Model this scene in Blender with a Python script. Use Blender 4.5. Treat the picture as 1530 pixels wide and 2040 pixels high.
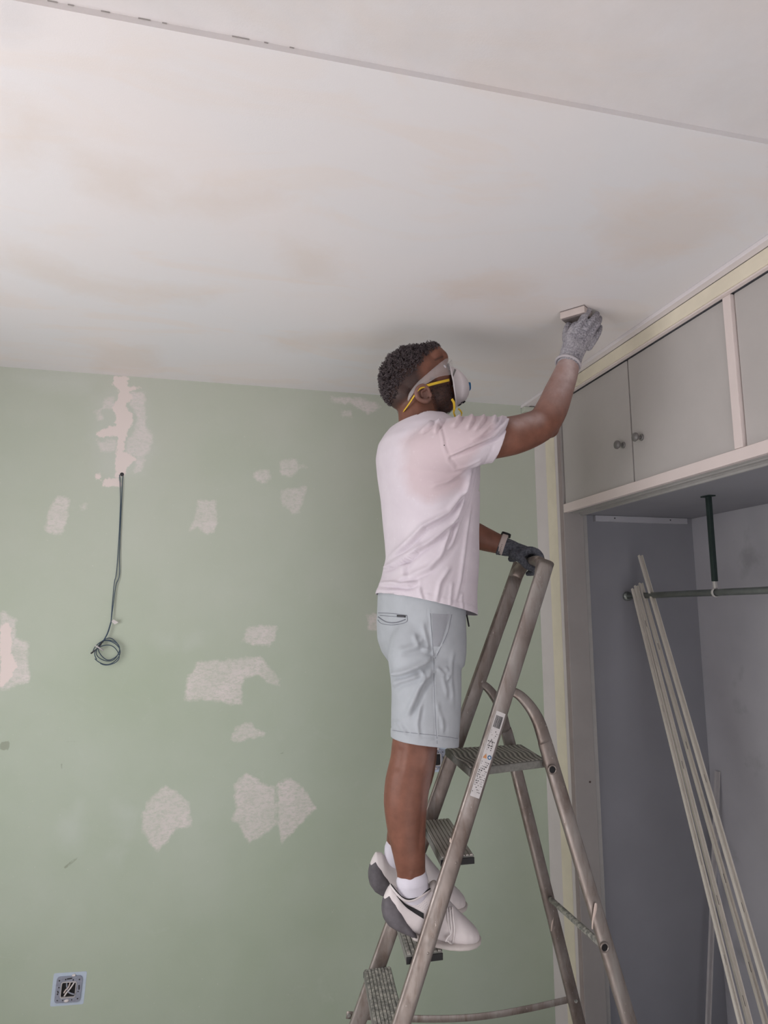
import bpy, bmesh, math, random
import numpy as np
from mathutils import Vector, Matrix, noise as mnoise

for o in list(bpy.data.objects): bpy.data.objects.remove(o)
SC = bpy.context.scene
COL = SC.collection
random.seed(4)
RNG = np.random.default_rng(4)

# ------------------------------------------------------------------ camera
F = 1334.6; YAW, PIT, ROL = 0.23709, 0.15008, -0.002423
cam_pos = np.array([0.0, 0.0, 1.75]); H = 2.75
_f = np.array([math.sin(YAW)*math.cos(PIT), math.cos(YAW)*math.cos(PIT), math.sin(PIT)])
_r0 = np.array([math.cos(YAW), -math.sin(YAW), 0.0]); _u0 = np.cross(_r0, _f)
_r = _r0*math.cos(ROL)+_u0*math.sin(ROL); _u = np.cross(_r, _f)
cam_d = bpy.data.cameras.new('camera'); cam = bpy.data.objects.new('camera', cam_d); COL.objects.link(cam)
M = Matrix(((_r[0], _u[0], -_f[0], cam_pos[0]), (_r[1], _u[1], -_f[1], cam_pos[1]), (_r[2], _u[2], -_f[2], cam_pos[2]), (0, 0, 0, 1)))
cam.matrix_world = M
cam_d.sensor_fit = 'VERTICAL'; cam_d.sensor_height = 24.0; cam_d.lens = 24.0*F/2040; cam_d.clip_start = 0.02
SC.camera = cam

# ------------------------------------------------------------------ world, light, exposure
w = bpy.data.worlds.new('world'); SC.world = w; w.use_nodes = True
w.node_tree.nodes['Background'].inputs[0].default_value = (0.80, 0.87, 1.0, 1)
w.node_tree.nodes['Background'].inputs[1].default_value = 1.0
def area(name, loc, target, sx, sy, power, color):
    d = bpy.data.lights.new(name, 'AREA'); d.shape = 'RECTANGLE'; d.size = sx; d.size_y = sy; d.energy = power; d.color = color
    o = bpy.data.objects.new(name, d); COL.objects.link(o); o.location = loc
    o.rotation_euler = (Vector(target)-Vector(loc)).to_track_quat('-Z', 'Y').to_euler(); return o
# daylight through the window in the left wall; behind the camera an added frontal fill at the balcony opening
area('window_daylight', (-1.47, 1.15, 1.62), (0.4, 1.55, 1.66), 1.7, 1.6, 33.5, (1.0, 0.975, 0.97))
area('balcony_fill', (0.55, -1.28, 1.1), (0.6, 1.2, 1.1), 1.8, 2.0, 8, (1.0, 0.97, 0.96))
sun_d = bpy.data.lights.new('sun', 'SUN'); sun_d.energy = 15; sun_d.angle = math.radians(0.6); sun_d.color = (0.985, 0.97, 0.98)
sun = bpy.data.objects.new('sun', sun_d); COL.objects.link(sun)
sun.rotation_euler = Vector((0.05, math.cos(math.radians(46)), -math.sin(math.radians(46)))).to_track_quat('-Z', 'Y').to_euler()
VS = SC.view_settings
VS.view_transform = 'Standard'; VS.look = 'None'; VS.gamma = 1; VS.use_curve_mapping = False; VS.exposure = 0.0

# ------------------------------------------------------------------ pixel-to-place helpers (point of the picture on a real plane)
def ray(px, py): return _r*(px-765)/F - _u*(py-1020)/F + _f
def aty(px, py, y): d = ray(px, py); return Vector(cam_pos + d*(y-cam_pos[1])/d[1])
def atx(px, py, x): d = ray(px, py); return Vector(cam_pos + d*(x-cam_pos[0])/d[0])
def atz(px, py, z): d = ray(px, py); return Vector(cam_pos + d*(z-cam_pos[2])/d[2])
def pxm(P): return float(np.dot(np.array(P)-cam_pos, _f))/F       # metres per picture pixel at a place

# ------------------------------------------------------------------ materials
def srgb(r, g, b):
    f = lambda c: (c/255/12.92) if c/255 <= 0.04045 else ((c/255+0.055)/1.055)**2.4
    return (f(r), f(g), f(b), 1)
class NT:
    def __init__(s, name):
        s.m = bpy.data.materials.new(name); s.m.use_nodes = True; s.t = s.m.node_tree; s.n = s.t.nodes
        s.b = s.n['Principled BSDF']; s.b.inputs['Specular IOR Level'].default_value = 0.3
    def add(s, typ, **kw):
        n = s.n.new(typ)
        for k, v in kw.items():
            if isinstance(k, str) and hasattr(n, k): setattr(n, k, v)
            else: n.inputs[k].default_value = v
        return n
    def link(s, a, b): s.t.links.new(a, b)
    def coord(s): 
        n = s.n.get('tc') or s.add('ShaderNodeNewGeometry'); n.name = 'tc'; return n.outputs['Position']
    def noise(s, scale, detail=4, rough=0.55, dist=0, stretch=None):
        n = s.add('ShaderNodeTexNoise'); n.inputs['Scale'].default_value = scale; n.inputs['Detail'].default_value = detail
        n.inputs['Roughness'].default_value = rough; n.inputs['Distortion'].default_value = dist
        v = s.coord()
        if stretch:
            mp = s.add('ShaderNodeMapping'); mp.inputs['Scale'].default_value = stretch; s.link(v, mp.inputs[0]); v = mp.outputs[0]
        s.link(v, n.inputs['Vector']); return n.outputs['Fac']
    def ramp(s, fac, stops):
        n = s.add('ShaderNodeValToRGB'); e = n.color_ramp.elements
        while len(e) < len(stops): e.new(0.5)
        for k, (p, c) in enumerate(stops):
            e[k].position = p; e[k].color = c if not isinstance(c, (int, float)) else (c, c, c, 1)
        s.link(fac, n.inputs[0]); return n.outputs[0]
    def mix(s, fac, a, b, mode='MIX'):
        n = s.add('ShaderNodeMix'); n.data_type = 'RGBA'; n.blend_type = mode
        for sock, v in ((n.inputs[0], fac), (n.inputs[6], a), (n.inputs[7], b)):
            if isinstance(v, bpy.types.NodeSocket): s.link(v, sock)
            else: sock.default_value = v
        return n.outputs[2]
    def math(s, op, a, b=0.0, clamp=False):
        n = s.add('ShaderNodeMath'); n.operation = op; n.use_clamp = clamp
        for sock, v in ((n.inputs[0], a), (n.inputs[1], b)):
            if isinstance(v, bpy.types.NodeSocket): s.link(v, sock)
            else: sock.default_value = v
        return n.outputs[0]
    def attr(s, name): n = s.add('ShaderNodeAttribute'); n.attribute_name = name; return n.outputs['Fac']
    def bump(s, h, strength=0.2, dist=0.002, prev=None):
        n = s.add('ShaderNodeBump'); n.inputs['Strength'].default_value = strength; n.inputs['Distance'].default_value = dist
        s.link(h, n.inputs['Height'])
        if prev: s.link(prev, n.inputs['Normal'])
        s.link(n.outputs[0], s.b.inputs['Normal']); return n.outputs[0]
    def color(s, c):
        if isinstance(c, bpy.types.NodeSocket): s.link(c, s.b.inputs['Base Color'])
        else: s.b.inputs['Base Color'].default_value = c
def simple(name, c, rough=0.5, metal=0.0, var=0.12, scale=25, bump=0.0, bscale=200, spec=0.3, stretch=None):
    t = NT(name); t.b.inputs['Roughness'].default_value = rough; t.b.inputs['Metallic'].default_value = metal
    t.b.inputs['Specular IOR Level'].default_value = spec
    dark = tuple(x*(1-var) for x in c[:3])+(1,); lite = tuple(min(1, x*(1+var)) for x in c[:3])+(1,)
    t.color(t.ramp(t.noise(scale, stretch=stretch), [(0.3, dark), (0.7, lite)]))
    if bump: t.bump(t.noise(bscale, 3), bump, 0.001)
    return t.m
def mask(t, sock, amp, nscale, width=0.15, stretch=None, dist=0.0):
    """edge of a painted patch: stored distance, roughened by noise"""
    n = t.noise(nscale, 6, 0.65, dist, stretch)
    v = t.math('ADD', sock, t.math('MULTIPLY', t.math('SUBTRACT', n, 0.5), amp))
    return t.math('MULTIPLY', t.math('ADD', v, width/2), 1/width, True)

MAT = {}
def build_materials():
    # old green wall paint with filler patches
    t = NT('green_wall_paint'); t.b.inputs['Roughness'].default_value = 0.75
    g = t.ramp(t.noise(1.3, 5, 0.6), [(0.3, srgb(166, 178, 157)), (0.7, srgb(179, 188, 173))])
    g = t.mix(t.math('MULTIPLY', t.ramp(t.noise(6, 6, 0.7, 1.5), [(0.62, 0.0), (0.8, 1.0)]), 0.25), g, srgb(196, 202, 193))
    fnt = mask(t, t.attr('faint'), 0.09, 14, 0.07)
    g = t.mix(t.math('MULTIPLY', fnt, 0.22), g, srgb(205, 210, 208))
    sm = mask(t, t.attr('semi'), 0.042, 34, 0.012)
    scr = t.ramp(t.noise(60, 6, 0.75, 0.4, (1, 1, 2.2)), [(0.34, 0.25), (0.56, 0.95)])
    lay = t.ramp(t.noise(9, 3, 0.5), [(0.3, 0.55), (0.7, 1.0)])
    g = t.mix(t.math('MULTIPLY', t.math('MULTIPLY', sm, scr), lay), g, srgb(219, 209, 207))
    op = mask(t, t.attr('opaque'), 0.036, 62, 0.006)
    g = t.mix(t.math('MULTIPLY', op, 0.96), g, srgb(226, 211, 206))
    sx = t.add('ShaderNodeSeparateXYZ'); t.link(t.coord(), sx.inputs[0])      # upper wall painted paler with height, in place of more light there
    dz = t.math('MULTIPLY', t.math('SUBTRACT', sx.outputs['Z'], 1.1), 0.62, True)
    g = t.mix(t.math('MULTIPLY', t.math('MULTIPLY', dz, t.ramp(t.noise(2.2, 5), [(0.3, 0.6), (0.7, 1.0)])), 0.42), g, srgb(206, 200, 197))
    sp = t.math('MULTIPLY', t.ramp(t.noise(150, 2, 0.5), [(0.765, 0.0), (0.78, 1.0)]), 0.6)
    g = t.mix(sp, g, srgb(215, 214, 208))
    dk = mask(t, t.attr('scuff'), 0.006, 90, 0.003)
    g = t.mix(t.math('MULTIPLY', dk, 0.45), g, srgb(112, 112, 92))
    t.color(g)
    hgt = t.math('ADD', t.math('MULTIPLY', op, 0.9), t.math('ADD', t.math('MULTIPLY', sm, 0.3), t.math('MULTIPLY', t.noise(420, 3), 0.35)))
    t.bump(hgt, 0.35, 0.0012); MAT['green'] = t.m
    # ceiling: gypsum with warm filler smears
    t = NT('ceiling_paint'); t.b.inputs['Roughness'].default_value = 0.85
    c = t.ramp(t.noise(1.1, 3, 0.5, 0.6), [(0.35, srgb(222, 221, 223)), (0.65, srgb(227, 221, 220))])
    sm1 = t.ramp(t.noise(2.4, 5, 0.55, 1.2, (0.8, 1.8, 1)), [(0.52, 0.0), (0.62, 1.0)])
    c = t.mix(t.math('MULTIPLY', sm1, 0.35), c, srgb(226, 214, 206))
    be = mask(t, t.attr('beige'), 0.16, 9, 0.10, dist=0.6)
    c = t.mix(t.math('MULTIPLY', be, 0.42), c, srgb(216, 203, 193))
    dkk = mask(t, t.attr('grey'), 0.12, 8, 0.12)
    c = t.mix(t.math('MULTIPLY', dkk, 0.45), c, srgb(186, 186, 190))
    t.color(c); t.bump(t.math('ADD', t.noise(300, 3), t.math('MULTIPLY', sm1, 0.5)), 0.18, 0.001); MAT['ceiling'] = t.m
    MAT['plain'] = simple('plaster_paint', srgb(214, 208, 203), 0.8, var=0.03, scale=3)
    MAT['floor'] = simple('floor_tiles', srgb(186, 180, 176), 0.4, var=0.08, scale=4)
    MAT['white_strip'] = simple('white_wall_edge', srgb(213, 206, 205), 0.7, var=0.03, scale=8, bump=0.1)
    MAT['cream'] = simple('cream_old_paint', srgb(226, 217, 197), 0.6, var=0.06, scale=9, bump=0.15)
    MAT['moulding'] = simple('moulding_paint', srgb(222, 215, 217), 0.5, var=0.03, scale=7, bump=0.05)
    MAT['frame'] = simple('frame_paint', srgb(222, 209, 205), 0.42, var=0.03, scale=7, bump=0.06)
    MAT['reveal'] = simple('reveal_paint', srgb(158, 153, 150), 0.5, var=0.06, scale=6, bump=0.08)
    MAT['door'] = simple('door_laminate', srgb(184, 179, 176), 0.45, var=0.04, scale=5)
    MAT['inside'] = simple('wardrobe_inside', srgb(144, 144, 150), 0.55, var=0.06, scale=3)
    t = NT('wardrobe_back'); t.b.inputs['Roughness'].default_value = 0.6
    c = t.ramp(t.noise(3), [(0.3, srgb(172, 171, 177)), (0.7, srgb(184, 183, 188))])
    c = t.mix(t.math('MULTIPLY', t.ramp(t.noise(5, 5, 0.6), [(0.6, 0.0), (0.75, 1.0)]), 0.35), c, srgb(110, 108, 108)); t.color(c); MAT['inside_back'] = t.m
    MAT['track'] = simple('track_aluminium', srgb(176, 173, 170), 0.45, 0.1, var=0.06)
    MAT['dark'] = simple('dark_gap', srgb(84, 72, 70), 0.8)
    MAT['knob'] = simple('knob_grey_metal', srgb(118, 115, 113), 0.35, 0.2, var=0.05, spec=0.6)
    MAT['rod'] = simple('rod_chrome', srgb(150, 156, 152), 0.3, 0.7, var=0.15)
    MAT['bracket'] = simple('bracket_dark', srgb(38, 50, 48), 0.5, 0.1, var=0.15)
    MAT['pvc'] = simple('strip_plastic', srgb(206, 200, 190), 0.4, var=0.06, scale=14)
    MAT['pvc2'] = simple('strip_plastic_grey', srgb(186, 182, 182), 0.4, var=0.05, scale=14)
    # aluminium ladder with paint specks and brown wear
    t = NT('ladder_aluminium'); t.b.inputs['Metallic'].default_value = 0.72; t.b.inputs['Specular IOR Level'].default_value = 0.5
    al = t.ramp(t.noise(9, 5, 0.6, 0.5, (1, 1, 0.35)), [(0.3, srgb(120, 108, 101)), (0.5, srgb(154, 144, 138)), (0.72, srgb(176, 171, 166))])
    al = t.mix(t.math('MULTIPLY', t.ramp(t.noise(30, 6, 0.7, 0.8, (1, 1, 0.25)), [(0.5, 0.0), (0.68, 1.0)]), 0.55), al, srgb(112, 92, 80))
    spk = t.ramp(t.noise(120, 3, 0.55, 0, (1, 1, 0.45)), [(0.70, 0.0), (0.73, 1.0)])
    al = t.mix(t.math('MULTIPLY', spk, 0.75), al, srgb(214, 206, 200)); t.color(al)
    t.link(t.ramp(t.noise(40), [(0.3, 0.34), (0.7, 0.55)]), t.b.inputs['Roughness']); t.bump(t.noise(160, 3), 0.08, 0.001); MAT['alu'] = t.m
    t = NT('ladder_tread'); t.b.inputs['Roughness'].default_value = 0.7; t.b.inputs['Metallic'].default_value = 0.15
    c = t.ramp(t.noise(70, 6, 0.7), [(0.36, srgb(118, 119, 115)), (0.5, srgb(160, 158, 152)), (0.62, srgb(200, 196, 188))])
    t.color(c); t.bump(t.noise(200, 4), 0.3, 0.001); MAT['tread'] = t.m
    MAT['tread_top'] = simple('tread_dusty_ridges', srgb(178, 174, 166), 0.8, 0.0, var=0.25, scale=120)
    MAT['tread_dark'] = simple('tread_groove', srgb(128, 127, 122), 0.8, 0.05, var=0.15, scale=90)
    MAT['step_alu'] = simple('worn_step_aluminium', srgb(184, 178, 172), 0.55, 0.2, var=0.10, scale=40, stretch=(3, 0.4, 1))
    MAT['stile'] = simple('stile_shaded_paint', srgb(154, 142, 140), 0.5, var=0.08, scale=12)  # darker than the frame: the shade on the stile is put into its colour
    MAT['plug'] = simple('black_plastic', srgb(32, 31, 33), 0.5, var=0.2, scale=60)
    MAT['paint_blob'] = simple('dried_filler', srgb(206, 188, 178), 0.8, var=0.06, scale=60, bump=0.4)
    MAT['paper'] = simple('sticker_paper', srgb(205, 201, 200), 0.5, var=0.05, scale=60)
    MAT['ink'] = simple('ink_black', srgb(48, 46, 48), 0.6, var=0.2, scale=300)
    MAT['orange'] = simple('ink_orange', srgb(196, 138, 92), 0.6)
    MAT['blue'] = simple('ink_blue', srgb(24, 92, 138), 0.4)
    # skin
    t = NT('skin'); t.b.inputs['Roughness'].default_value = 0.5; t.b.inputs['Specular IOR Level'].default_value = 0.35
    s = t.ramp(t.noise(22, 5, 0.6), [(0.3, srgb(108, 70, 56)), (0.7, srgb(130, 86, 70))])
    s = t.mix(t.math('MULTIPLY', t.ramp(t.noise(260, 3, 0.6), [(0.6, 0.0), (0.7, 1.0)]), 0.15), s, srgb(110, 64, 48))
    du = t.math('MULTIPLY', t.attr('dust'), t.ramp(t.noise(26, 5, 0.65), [(0.3, 0.55), (0.7, 1.0)]), True)
    s = t.mix(du, s, srgb(198, 180, 178))
    st = t.math('MULTIPLY', t.attr('stubble'), t.ramp(t.noise(420, 3, 0.6), [(0.38, 0.8), (0.62, 1.0)]), True)
    s = t.mix(st, s, srgb(45, 36, 35)); t.color(s); t.bump(t.noise(300, 3), 0.12, 0.001)
    t.b.inputs['Subsurface Weight'].default_value = 0.0; MAT['skin'] = t.m
    MAT['hair'] = simple('hair_black', srgb(74, 64, 66), 0.5, var=0.45, scale=60, spec=0.5)
    # fabrics
    t = NT('tshirt_cotton'); t.b.inputs['Roughness'].default_value = 0.9; t.b.inputs['Sheen Weight'].default_value = 0.1
    c = t.ramp(t.noise(12), [(0.3, srgb(207, 197, 205)), (0.7, srgb(215, 206, 213))])
    c = t.mix(t.math('MULTIPLY', mask(t, t.attr('damp'), 0.03, 14, 0.03), 0.58), c, srgb(196, 172, 174))
    c = t.mix(t.math('MULTIPLY', t.ramp(t.noise(45, 5, 0.7), [(0.6, 0.0), (0.75, 1.0)]), 0.25), c, srgb(240, 238, 240)); t.color(c)
    t.bump(t.noise(700, 2), 0.1, 0.0006); MAT['shirt'] = t.m
    MAT['shorts'] = simple('shorts_twill', srgb(170, 174, 179), 0.85, var=0.04, scale=30, bump=0.15, bscale=700)
    MAT['shorts_dark'] = simple('shorts_pocket_inside', srgb(152, 154, 160), 0.9, var=0.05)
    MAT['stitch'] = simple('seam_thread', srgb(120, 122, 130), 0.9)
    MAT['sock'] = simple('sock_knit', srgb(214, 210, 220), 0.95, var=0.03, bump=0.3, bscale=500)
    MAT['shoe'] = simple('shoe_white', srgb(214, 206, 206), 0.6, var=0.04, scale=30, bump=0.1)
    MAT['sole'] = simple('shoe_dark_foam', srgb(98, 94, 98), 0.75, var=0.2, scale=40, bump=0.25, bscale=160)
    MAT['midsole'] = simple('shoe_pale_foam', srgb(196, 188, 184), 0.7, var=0.06, scale=30)
    t = NT('glove_knit'); t.b.inputs['Roughness'].default_value = 0.95
    c = t.ramp(t.noise(180, 5, 0.75), [(0.36, srgb(98, 97, 104)), (0.52, srgb(146, 143, 150)), (0.68, srgb(190, 187, 192))])
    t.color(t.mix(t.math('MULTIPLY', t.ramp(t.noise(18, 4, 0.6), [(0.45, 0.0), (0.7, 1.0)]), 0.45), c, srgb(196, 192, 196))); t.bump(t.noise(500, 3), 0.5, 0.001); MAT['glove'] = t.m
    t = NT('glove_knit_clean'); t.b.inputs['Roughness'].default_value = 0.95
    t.color(t.ramp(t.noise(150, 5, 0.7), [(0.36, srgb(66, 68, 76)), (0.6, srgb(100, 102, 110))])); t.bump(t.noise(500, 3), 0.4, 0.001); MAT['glove2'] = t.m
    MAT['cuff'] = simple('glove_cuff', srgb(178, 172, 176), 0.9, var=0.08, scale=90)
    MAT['mask'] = simple('respirator_felt', srgb(218, 210, 212), 0.85, var=0.02, bump=0.1)
    MAT['yellow'] = simple('elastic_yellow', srgb(226, 188, 62), 0.8, var=0.06, scale=60)
    t = NT('goggle_plastic'); t.b.inputs['Base Color'].default_value = (0.93, 0.9, 0.9, 1); t.b.inputs['Roughness'].default_value = 0.12
    t.b.inputs['Alpha'].default_value = 0.17; t.b.inputs['Specular IOR Level'].default_value = 0.7; MAT['lens'] = t.m
    MAT['watch'] = simple('watch_strap', srgb(196, 182, 176), 0.7, var=0.03)
    MAT['block'] = simple('sanding_block', srgb(196, 183, 178), 0.7, var=0.05, scale=40, bump=0.15)
    MAT['grit'] = simple('sanding_grit', srgb(120, 110, 108), 0.9, var=0.15, scale=400)
    MAT['wire'] = simple('wire_blue', srgb(46, 66, 84), 0.45, var=0.15, scale=80, spec=0.5)
    MAT['box'] = simple('socket_plate', srgb(150, 154, 168), 0.4, 0.35, var=0.15, scale=120)
    MAT['tape'] = simple('pale_blue_ring', srgb(184, 196, 210), 0.7, var=0.04, scale=50)
build_materials()

# ------------------------------------------------------------------ object helpers
ORG = {}
def link(o, parent=None):
    COL.objects.link(o)
    if parent is not None:
        o.parent = parent; ORG[o.name] = ORG[parent.name]
    return o
def thing(name, label, cat, loc, group=None):
    o = bpy.data.objects.new(name, None); o.empty_display_size = 0.05; COL.objects.link(o); o.location = loc; ORG[o.name] = Vector(loc)
    o['label'] = label; o['category'] = cat
    if group: o['group'] = group
    return o
def mk(name, V, Fc, mat, parent=None, smooth=False, label=None, kind=None):
    """one mesh object from world-space vertices"""
    off = ORG[parent.name] if parent is not None else Vector((0, 0, 0))
    me = bpy.data.meshes.new(name); me.from_pydata([tuple(Vector(v)-off) for v in V], [], [tuple(f) for f in Fc]); me.update()
    bm = bmesh.new(); bm.from_mesh(me); bmesh.ops.recalc_face_normals(bm, faces=bm.faces); bm.to_mesh(me); bm.free()
    if smooth: me.polygons.foreach_set('use_smooth', [True]*len(me.polygons))
    o = bpy.data.objects.new(name, me); me.materials.append(MAT[mat] if isinstance(mat, str) else mat)
    link(o, parent)
    if parent is None: ORG[o.name] = Vector((0, 0, 0))
    if label: o['label'] = label
    if kind: o['kind'] = kind
    return o
def tag(o, label, cat, group=None):
    o['label'] = label; o['category'] = cat
    if group: o['group'] = group
    return o
class MB:
    def __init__(s): s.V = []; s.F = []
    def add(s, VF):
        k = len(s.V); s.V += [Vector(v) for v in VF[0]]; s.F += [tuple(i+k for i in f) for f in VF[1]]; return s
    def box(s, a, b, bev=0.0, mat=None):
        a = Vector(a); b = Vector(b); lo = Vector(map(min, a, b)); hi = Vector(map(max, a, b))
        bm = bmesh.new(); bmesh.ops.create_cube(bm, size=1)
        for v in bm.verts: v.co = Vector([(lo[i]+hi[i])/2 + v.co[i]*(hi[i]-lo[i]) for i in range(3)])
        if bev: bmesh.ops.bevel(bm, geom=bm.edges[:], offset=bev, segments=2, affect='EDGES', profile=0.6)
        if mat is not None:
            for v in bm.verts: v.co = mat @ v.co
        bm.verts.index_update(); r = ([v.co.copy() for v in bm.verts], [[v.index for v in f.verts] for f in bm.faces]); bm.free()
        return s.add(r)
    def make(s, name, mat, parent=None, **k): return mk(name, s.V, s.F, mat, parent, **k)
def resample(P, R, sub):
    P = [Vector(p) for p in P]
    if sub <= 1: return P, R
    out = []; ro = []
    for i in range(len(P)-1):
        p0 = P[max(i-1, 0)]; p1 = P[i]; p2 = P[i+1]; p3 = P[min(i+2, len(P)-1)]
        for k in range(sub):
            t = k/sub
            out.append(0.5*((2*p1)+(p2-p0)*t+(2*p0-5*p1+4*p2-p3)*t*t+(-p0+3*p1-3*p2+p3)*t**3))
            ro.append(tuple(R[i][j]*(1-t)+R[i+1][j]*t for j in range(2)))
    out.append(P[-1]); ro.append(R[-1]); return out, ro
def tube(P, R, n=12, hint=(0, 1, 0), sub=1, power=2.0, cap=True, round_caps=False):
    """loft along a path; R scalar or (a along hint, b across) per point"""
    P = [Vector(p) for p in P]
    if not isinstance(R, (list, tuple)): R = [(R, R)]*len(P)
    elif not isinstance(R[0], (list, tuple)) and len(R) == len(P): R = [(x, x) for x in R]
    elif not isinstance(R[0], (list, tuple)): R = [tuple(R)]*len(P)
    P, R = resample(P, R, sub); V = []; Fc = []; hint = Vector(hint)
    if round_caps:
        t0 = (P[0]-P[1]).normalized(); t1 = (P[-1]-P[-2]).normalized(); a, b = R[0]; c, d = R[-1]
        pre = [(P[0]+t0*min(a, b)*math.sin(q), (a*math.cos(q), b*math.cos(q))) for q in (1.35, 1.0, 0.5)]
        post = [(P[-1]+t1*min(c, d)*math.sin(q), (c*math.cos(q), d*math.cos(q))) for q in (0.5, 1.0, 1.35)]
        P = [x[0] for x in pre]+P+[x[0] for x in post]; R = [x[1] for x in pre]+R+[x[1] for x in post]
    m = len(P)
    for i in range(m):
        t = (P[min(i+1, m-1)]-P[max(i-1, 0)]).normalized()
        a = hint-t*hint.dot(t)
        if a.length < 1e-3: a = Vector((1, 0, 0))-t*t.x
        a.normalize(); b = t.cross(a); hint = a if False else hint
        for k in range(n):
            th = 2*math.pi*k/n; c, s_ = math.cos(th), math.sin(th)
            c = math.copysign(abs(c)**(2/power), c); s_ = math.copysign(abs(s_)**(2/power), s_)
            V.append(P[i]+a*R[i][0]*c+b*R[i][1]*s_)
    for i in range(m-1):
        for k in range(n):
            Fc.append((i*n+k, i*n+(k+1) % n, (i+1)*n+(k+1) % n, (i+1)*n+k))
    if cap: Fc.append(tuple(range(n-1, -1, -1))); Fc.append(tuple((m-1)*n+k for k in range(n)))
    return V, Fc
def ellipsoid(c, rx, ry, rz, rot=None, nu=24, nv=14):
    c = Vector(c); V = []; Fc = []; rot = rot or Matrix.Identity(3)
    for j in range(nv+1):
        ph = math.pi*j/nv
        for i in range(nu):
            th = 2*math.pi*i/nu
            V.append(c+rot @ Vector((rx*math.sin(ph)*math.cos(th), ry*math.sin(ph)*math.sin(th), rz*math.cos(ph))))
    for j in range(nv):
        for i in range(nu): Fc.append((j*nu+i, j*nu+(i+1) % nu, (j+1)*nu+(i+1) % nu, (j+1)*nu+i))
    return V, Fc
def fused(name, V, Fc, voxel, smooth=4, cuts=()):
    """union of closed shapes as one continuous skin; cuts = (point, normal) planes that open it"""
    me = bpy.data.meshes.new(name); me.from_pydata([tuple(v) for v in V], [], Fc)
    bm = bmesh.new(); bm.from_mesh(me); bmesh.ops.remove_doubles(bm, verts=bm.verts, dist=1e-6); bmesh.ops.recalc_face_normals(bm, faces=bm.faces); bm.to_mesh(me); bm.free()
    o = bpy.data.objects.new(name, me); COL.objects.link(o)
    r = o.modifiers.new('r', 'REMESH'); r.mode = 'VOXEL'; r.voxel_size = voxel; r.adaptivity = 0
    s = o.modifiers.new('s', 'SMOOTH'); s.factor = 0.5; s.iterations = smooth
    dg = bpy.context.evaluated_depsgraph_get(); m2 = bpy.data.meshes.new_from_object(o.evaluated_get(dg))
    bpy.data.objects.remove(o)
    bm = bmesh.new(); bm.from_mesh(m2)
    for p, nrm in cuts:
        bmesh.ops.bisect_plane(bm, geom=bm.verts[:]+bm.edges[:]+bm.faces[:], plane_co=p, plane_no=nrm, clear_outer=True)
    bm.verts.ensure_lookup_table(); bm.normal_update()
    V = np.array([v.co[:] for v in bm.verts]); N = np.array([v.normal[:] for v in bm.verts]); bm.verts.index_update()
    Fo = [tuple(v.index for v in f.verts) for f in bm.faces]; bm.free()
    return V, N, Fo
def mkarr(name, V, Fc, mat, parent, solid=0.0, label=None):
    off = np.array(ORG[parent.name]) if parent is not None else 0
    me = bpy.data.meshes.new(name); me.from_pydata((np.array(V)-off).tolist(), [], Fc); me.update()
    me.polygons.foreach_set('use_smooth', [True]*len(me.polygons)); me.materials.append(MAT[mat])
    o = bpy.data.objects.new(name, me); link(o, parent)
    if solid:
        s = o.modifiers.new('thickness', 'SOLIDIFY'); s.thickness = solid; s.offset = -1
    if label: o['label'] = label
    return o
def setattr_f(o, name, vals):
    a = o.data.attributes.new(name, 'FLOAT', 'POINT'); a.data.foreach_set('value', np.asarray(vals, dtype=np.float32))
def smooth_obj(o, ang=0.7):
    for p in o.data.polygons: p.use_smooth = True
    o.data.update()
# signed distance to a polygon (positive inside), numpy
def sdf(X, Z, poly):
    d = np.full(X.shape, 1e9); ins = np.zeros(X.shape, bool); n = len(poly)
    for i in range(n):
        ax, az = poly[i]; bx, bz = poly[(i+1) % n]; ex, ez = bx-ax, bz-az
        L = ex*ex+ez*ez+1e-12; t = np.clip(((X-ax)*ex+(Z-az)*ez)/L, 0, 1)
        d = np.minimum(d, (X-ax-t*ex)**2+(Z-az-t*ez)**2)
        c = ((az > Z) != (bz > Z)) & (X < ex*(Z-az)/(ez if abs(ez) > 1e-9 else 1e-9)+ax); ins ^= c
    d = np.sqrt(d); return np.where(ins, d, -d)
def seg_dist(X, Z, line):
    d = np.full(X.shape, 1e9)
    for (ax, az), (bx, bz) in zip(line[:-1], line[1:]):
        ex, ez = bx-ax, bz-az; L = ex*ex+ez*ez+1e-12; t = np.clip(((X-ax)*ex+(Z-az)*ez)/L, 0, 1)
        d = np.minimum(d, (X-ax-t*ex)**2+(Z-az-t*ez)**2)
    return np.sqrt(d)

# ================================================================== THE ROOM
def grid(name, x0, x1, y0, y1, step, fn, mat, flip=False):
    nx = int(round((x1-x0)/step)); ny = int(round((y1-y0)/step))
    xs = np.linspace(x0, x1, nx+1); ys = np.linspace(y0, y1, ny+1); A, B = np.meshgrid(xs, ys)
    V = fn(A.ravel(), B.ravel()); idx = np.arange((nx+1)*(ny+1)).reshape(ny+1, nx+1)
    q = np.stack([idx[:-1, :-1], idx[:-1, 1:], idx[1:, 1:], idx[1:, :-1]], -1).reshape(-1, 4)
    if flip: q = q[:, ::-1]
    me = bpy.data.meshes.new(name); me.from_pydata(V.tolist(), [], q.tolist()); me.materials.append(MAT[mat])
    o = bpy.data.objects.new(name, me); COL.objects.link(o); ORG[o.name] = Vector((0, 0, 0)); o['kind'] = 'structure'
    return o, A.ravel(), B.ravel()
def struct(name, mb, mat):
    o = mb.make(name, mat); o['kind'] = 'structure'; return o
YW, XW = 2.91, 1.455
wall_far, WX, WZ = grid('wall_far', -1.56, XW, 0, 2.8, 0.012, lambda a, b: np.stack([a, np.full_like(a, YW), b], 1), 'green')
def wpoly(pts): return [(p.x, p.z) for p in (aty(x, y, YW) for x, y in pts)]
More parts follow.
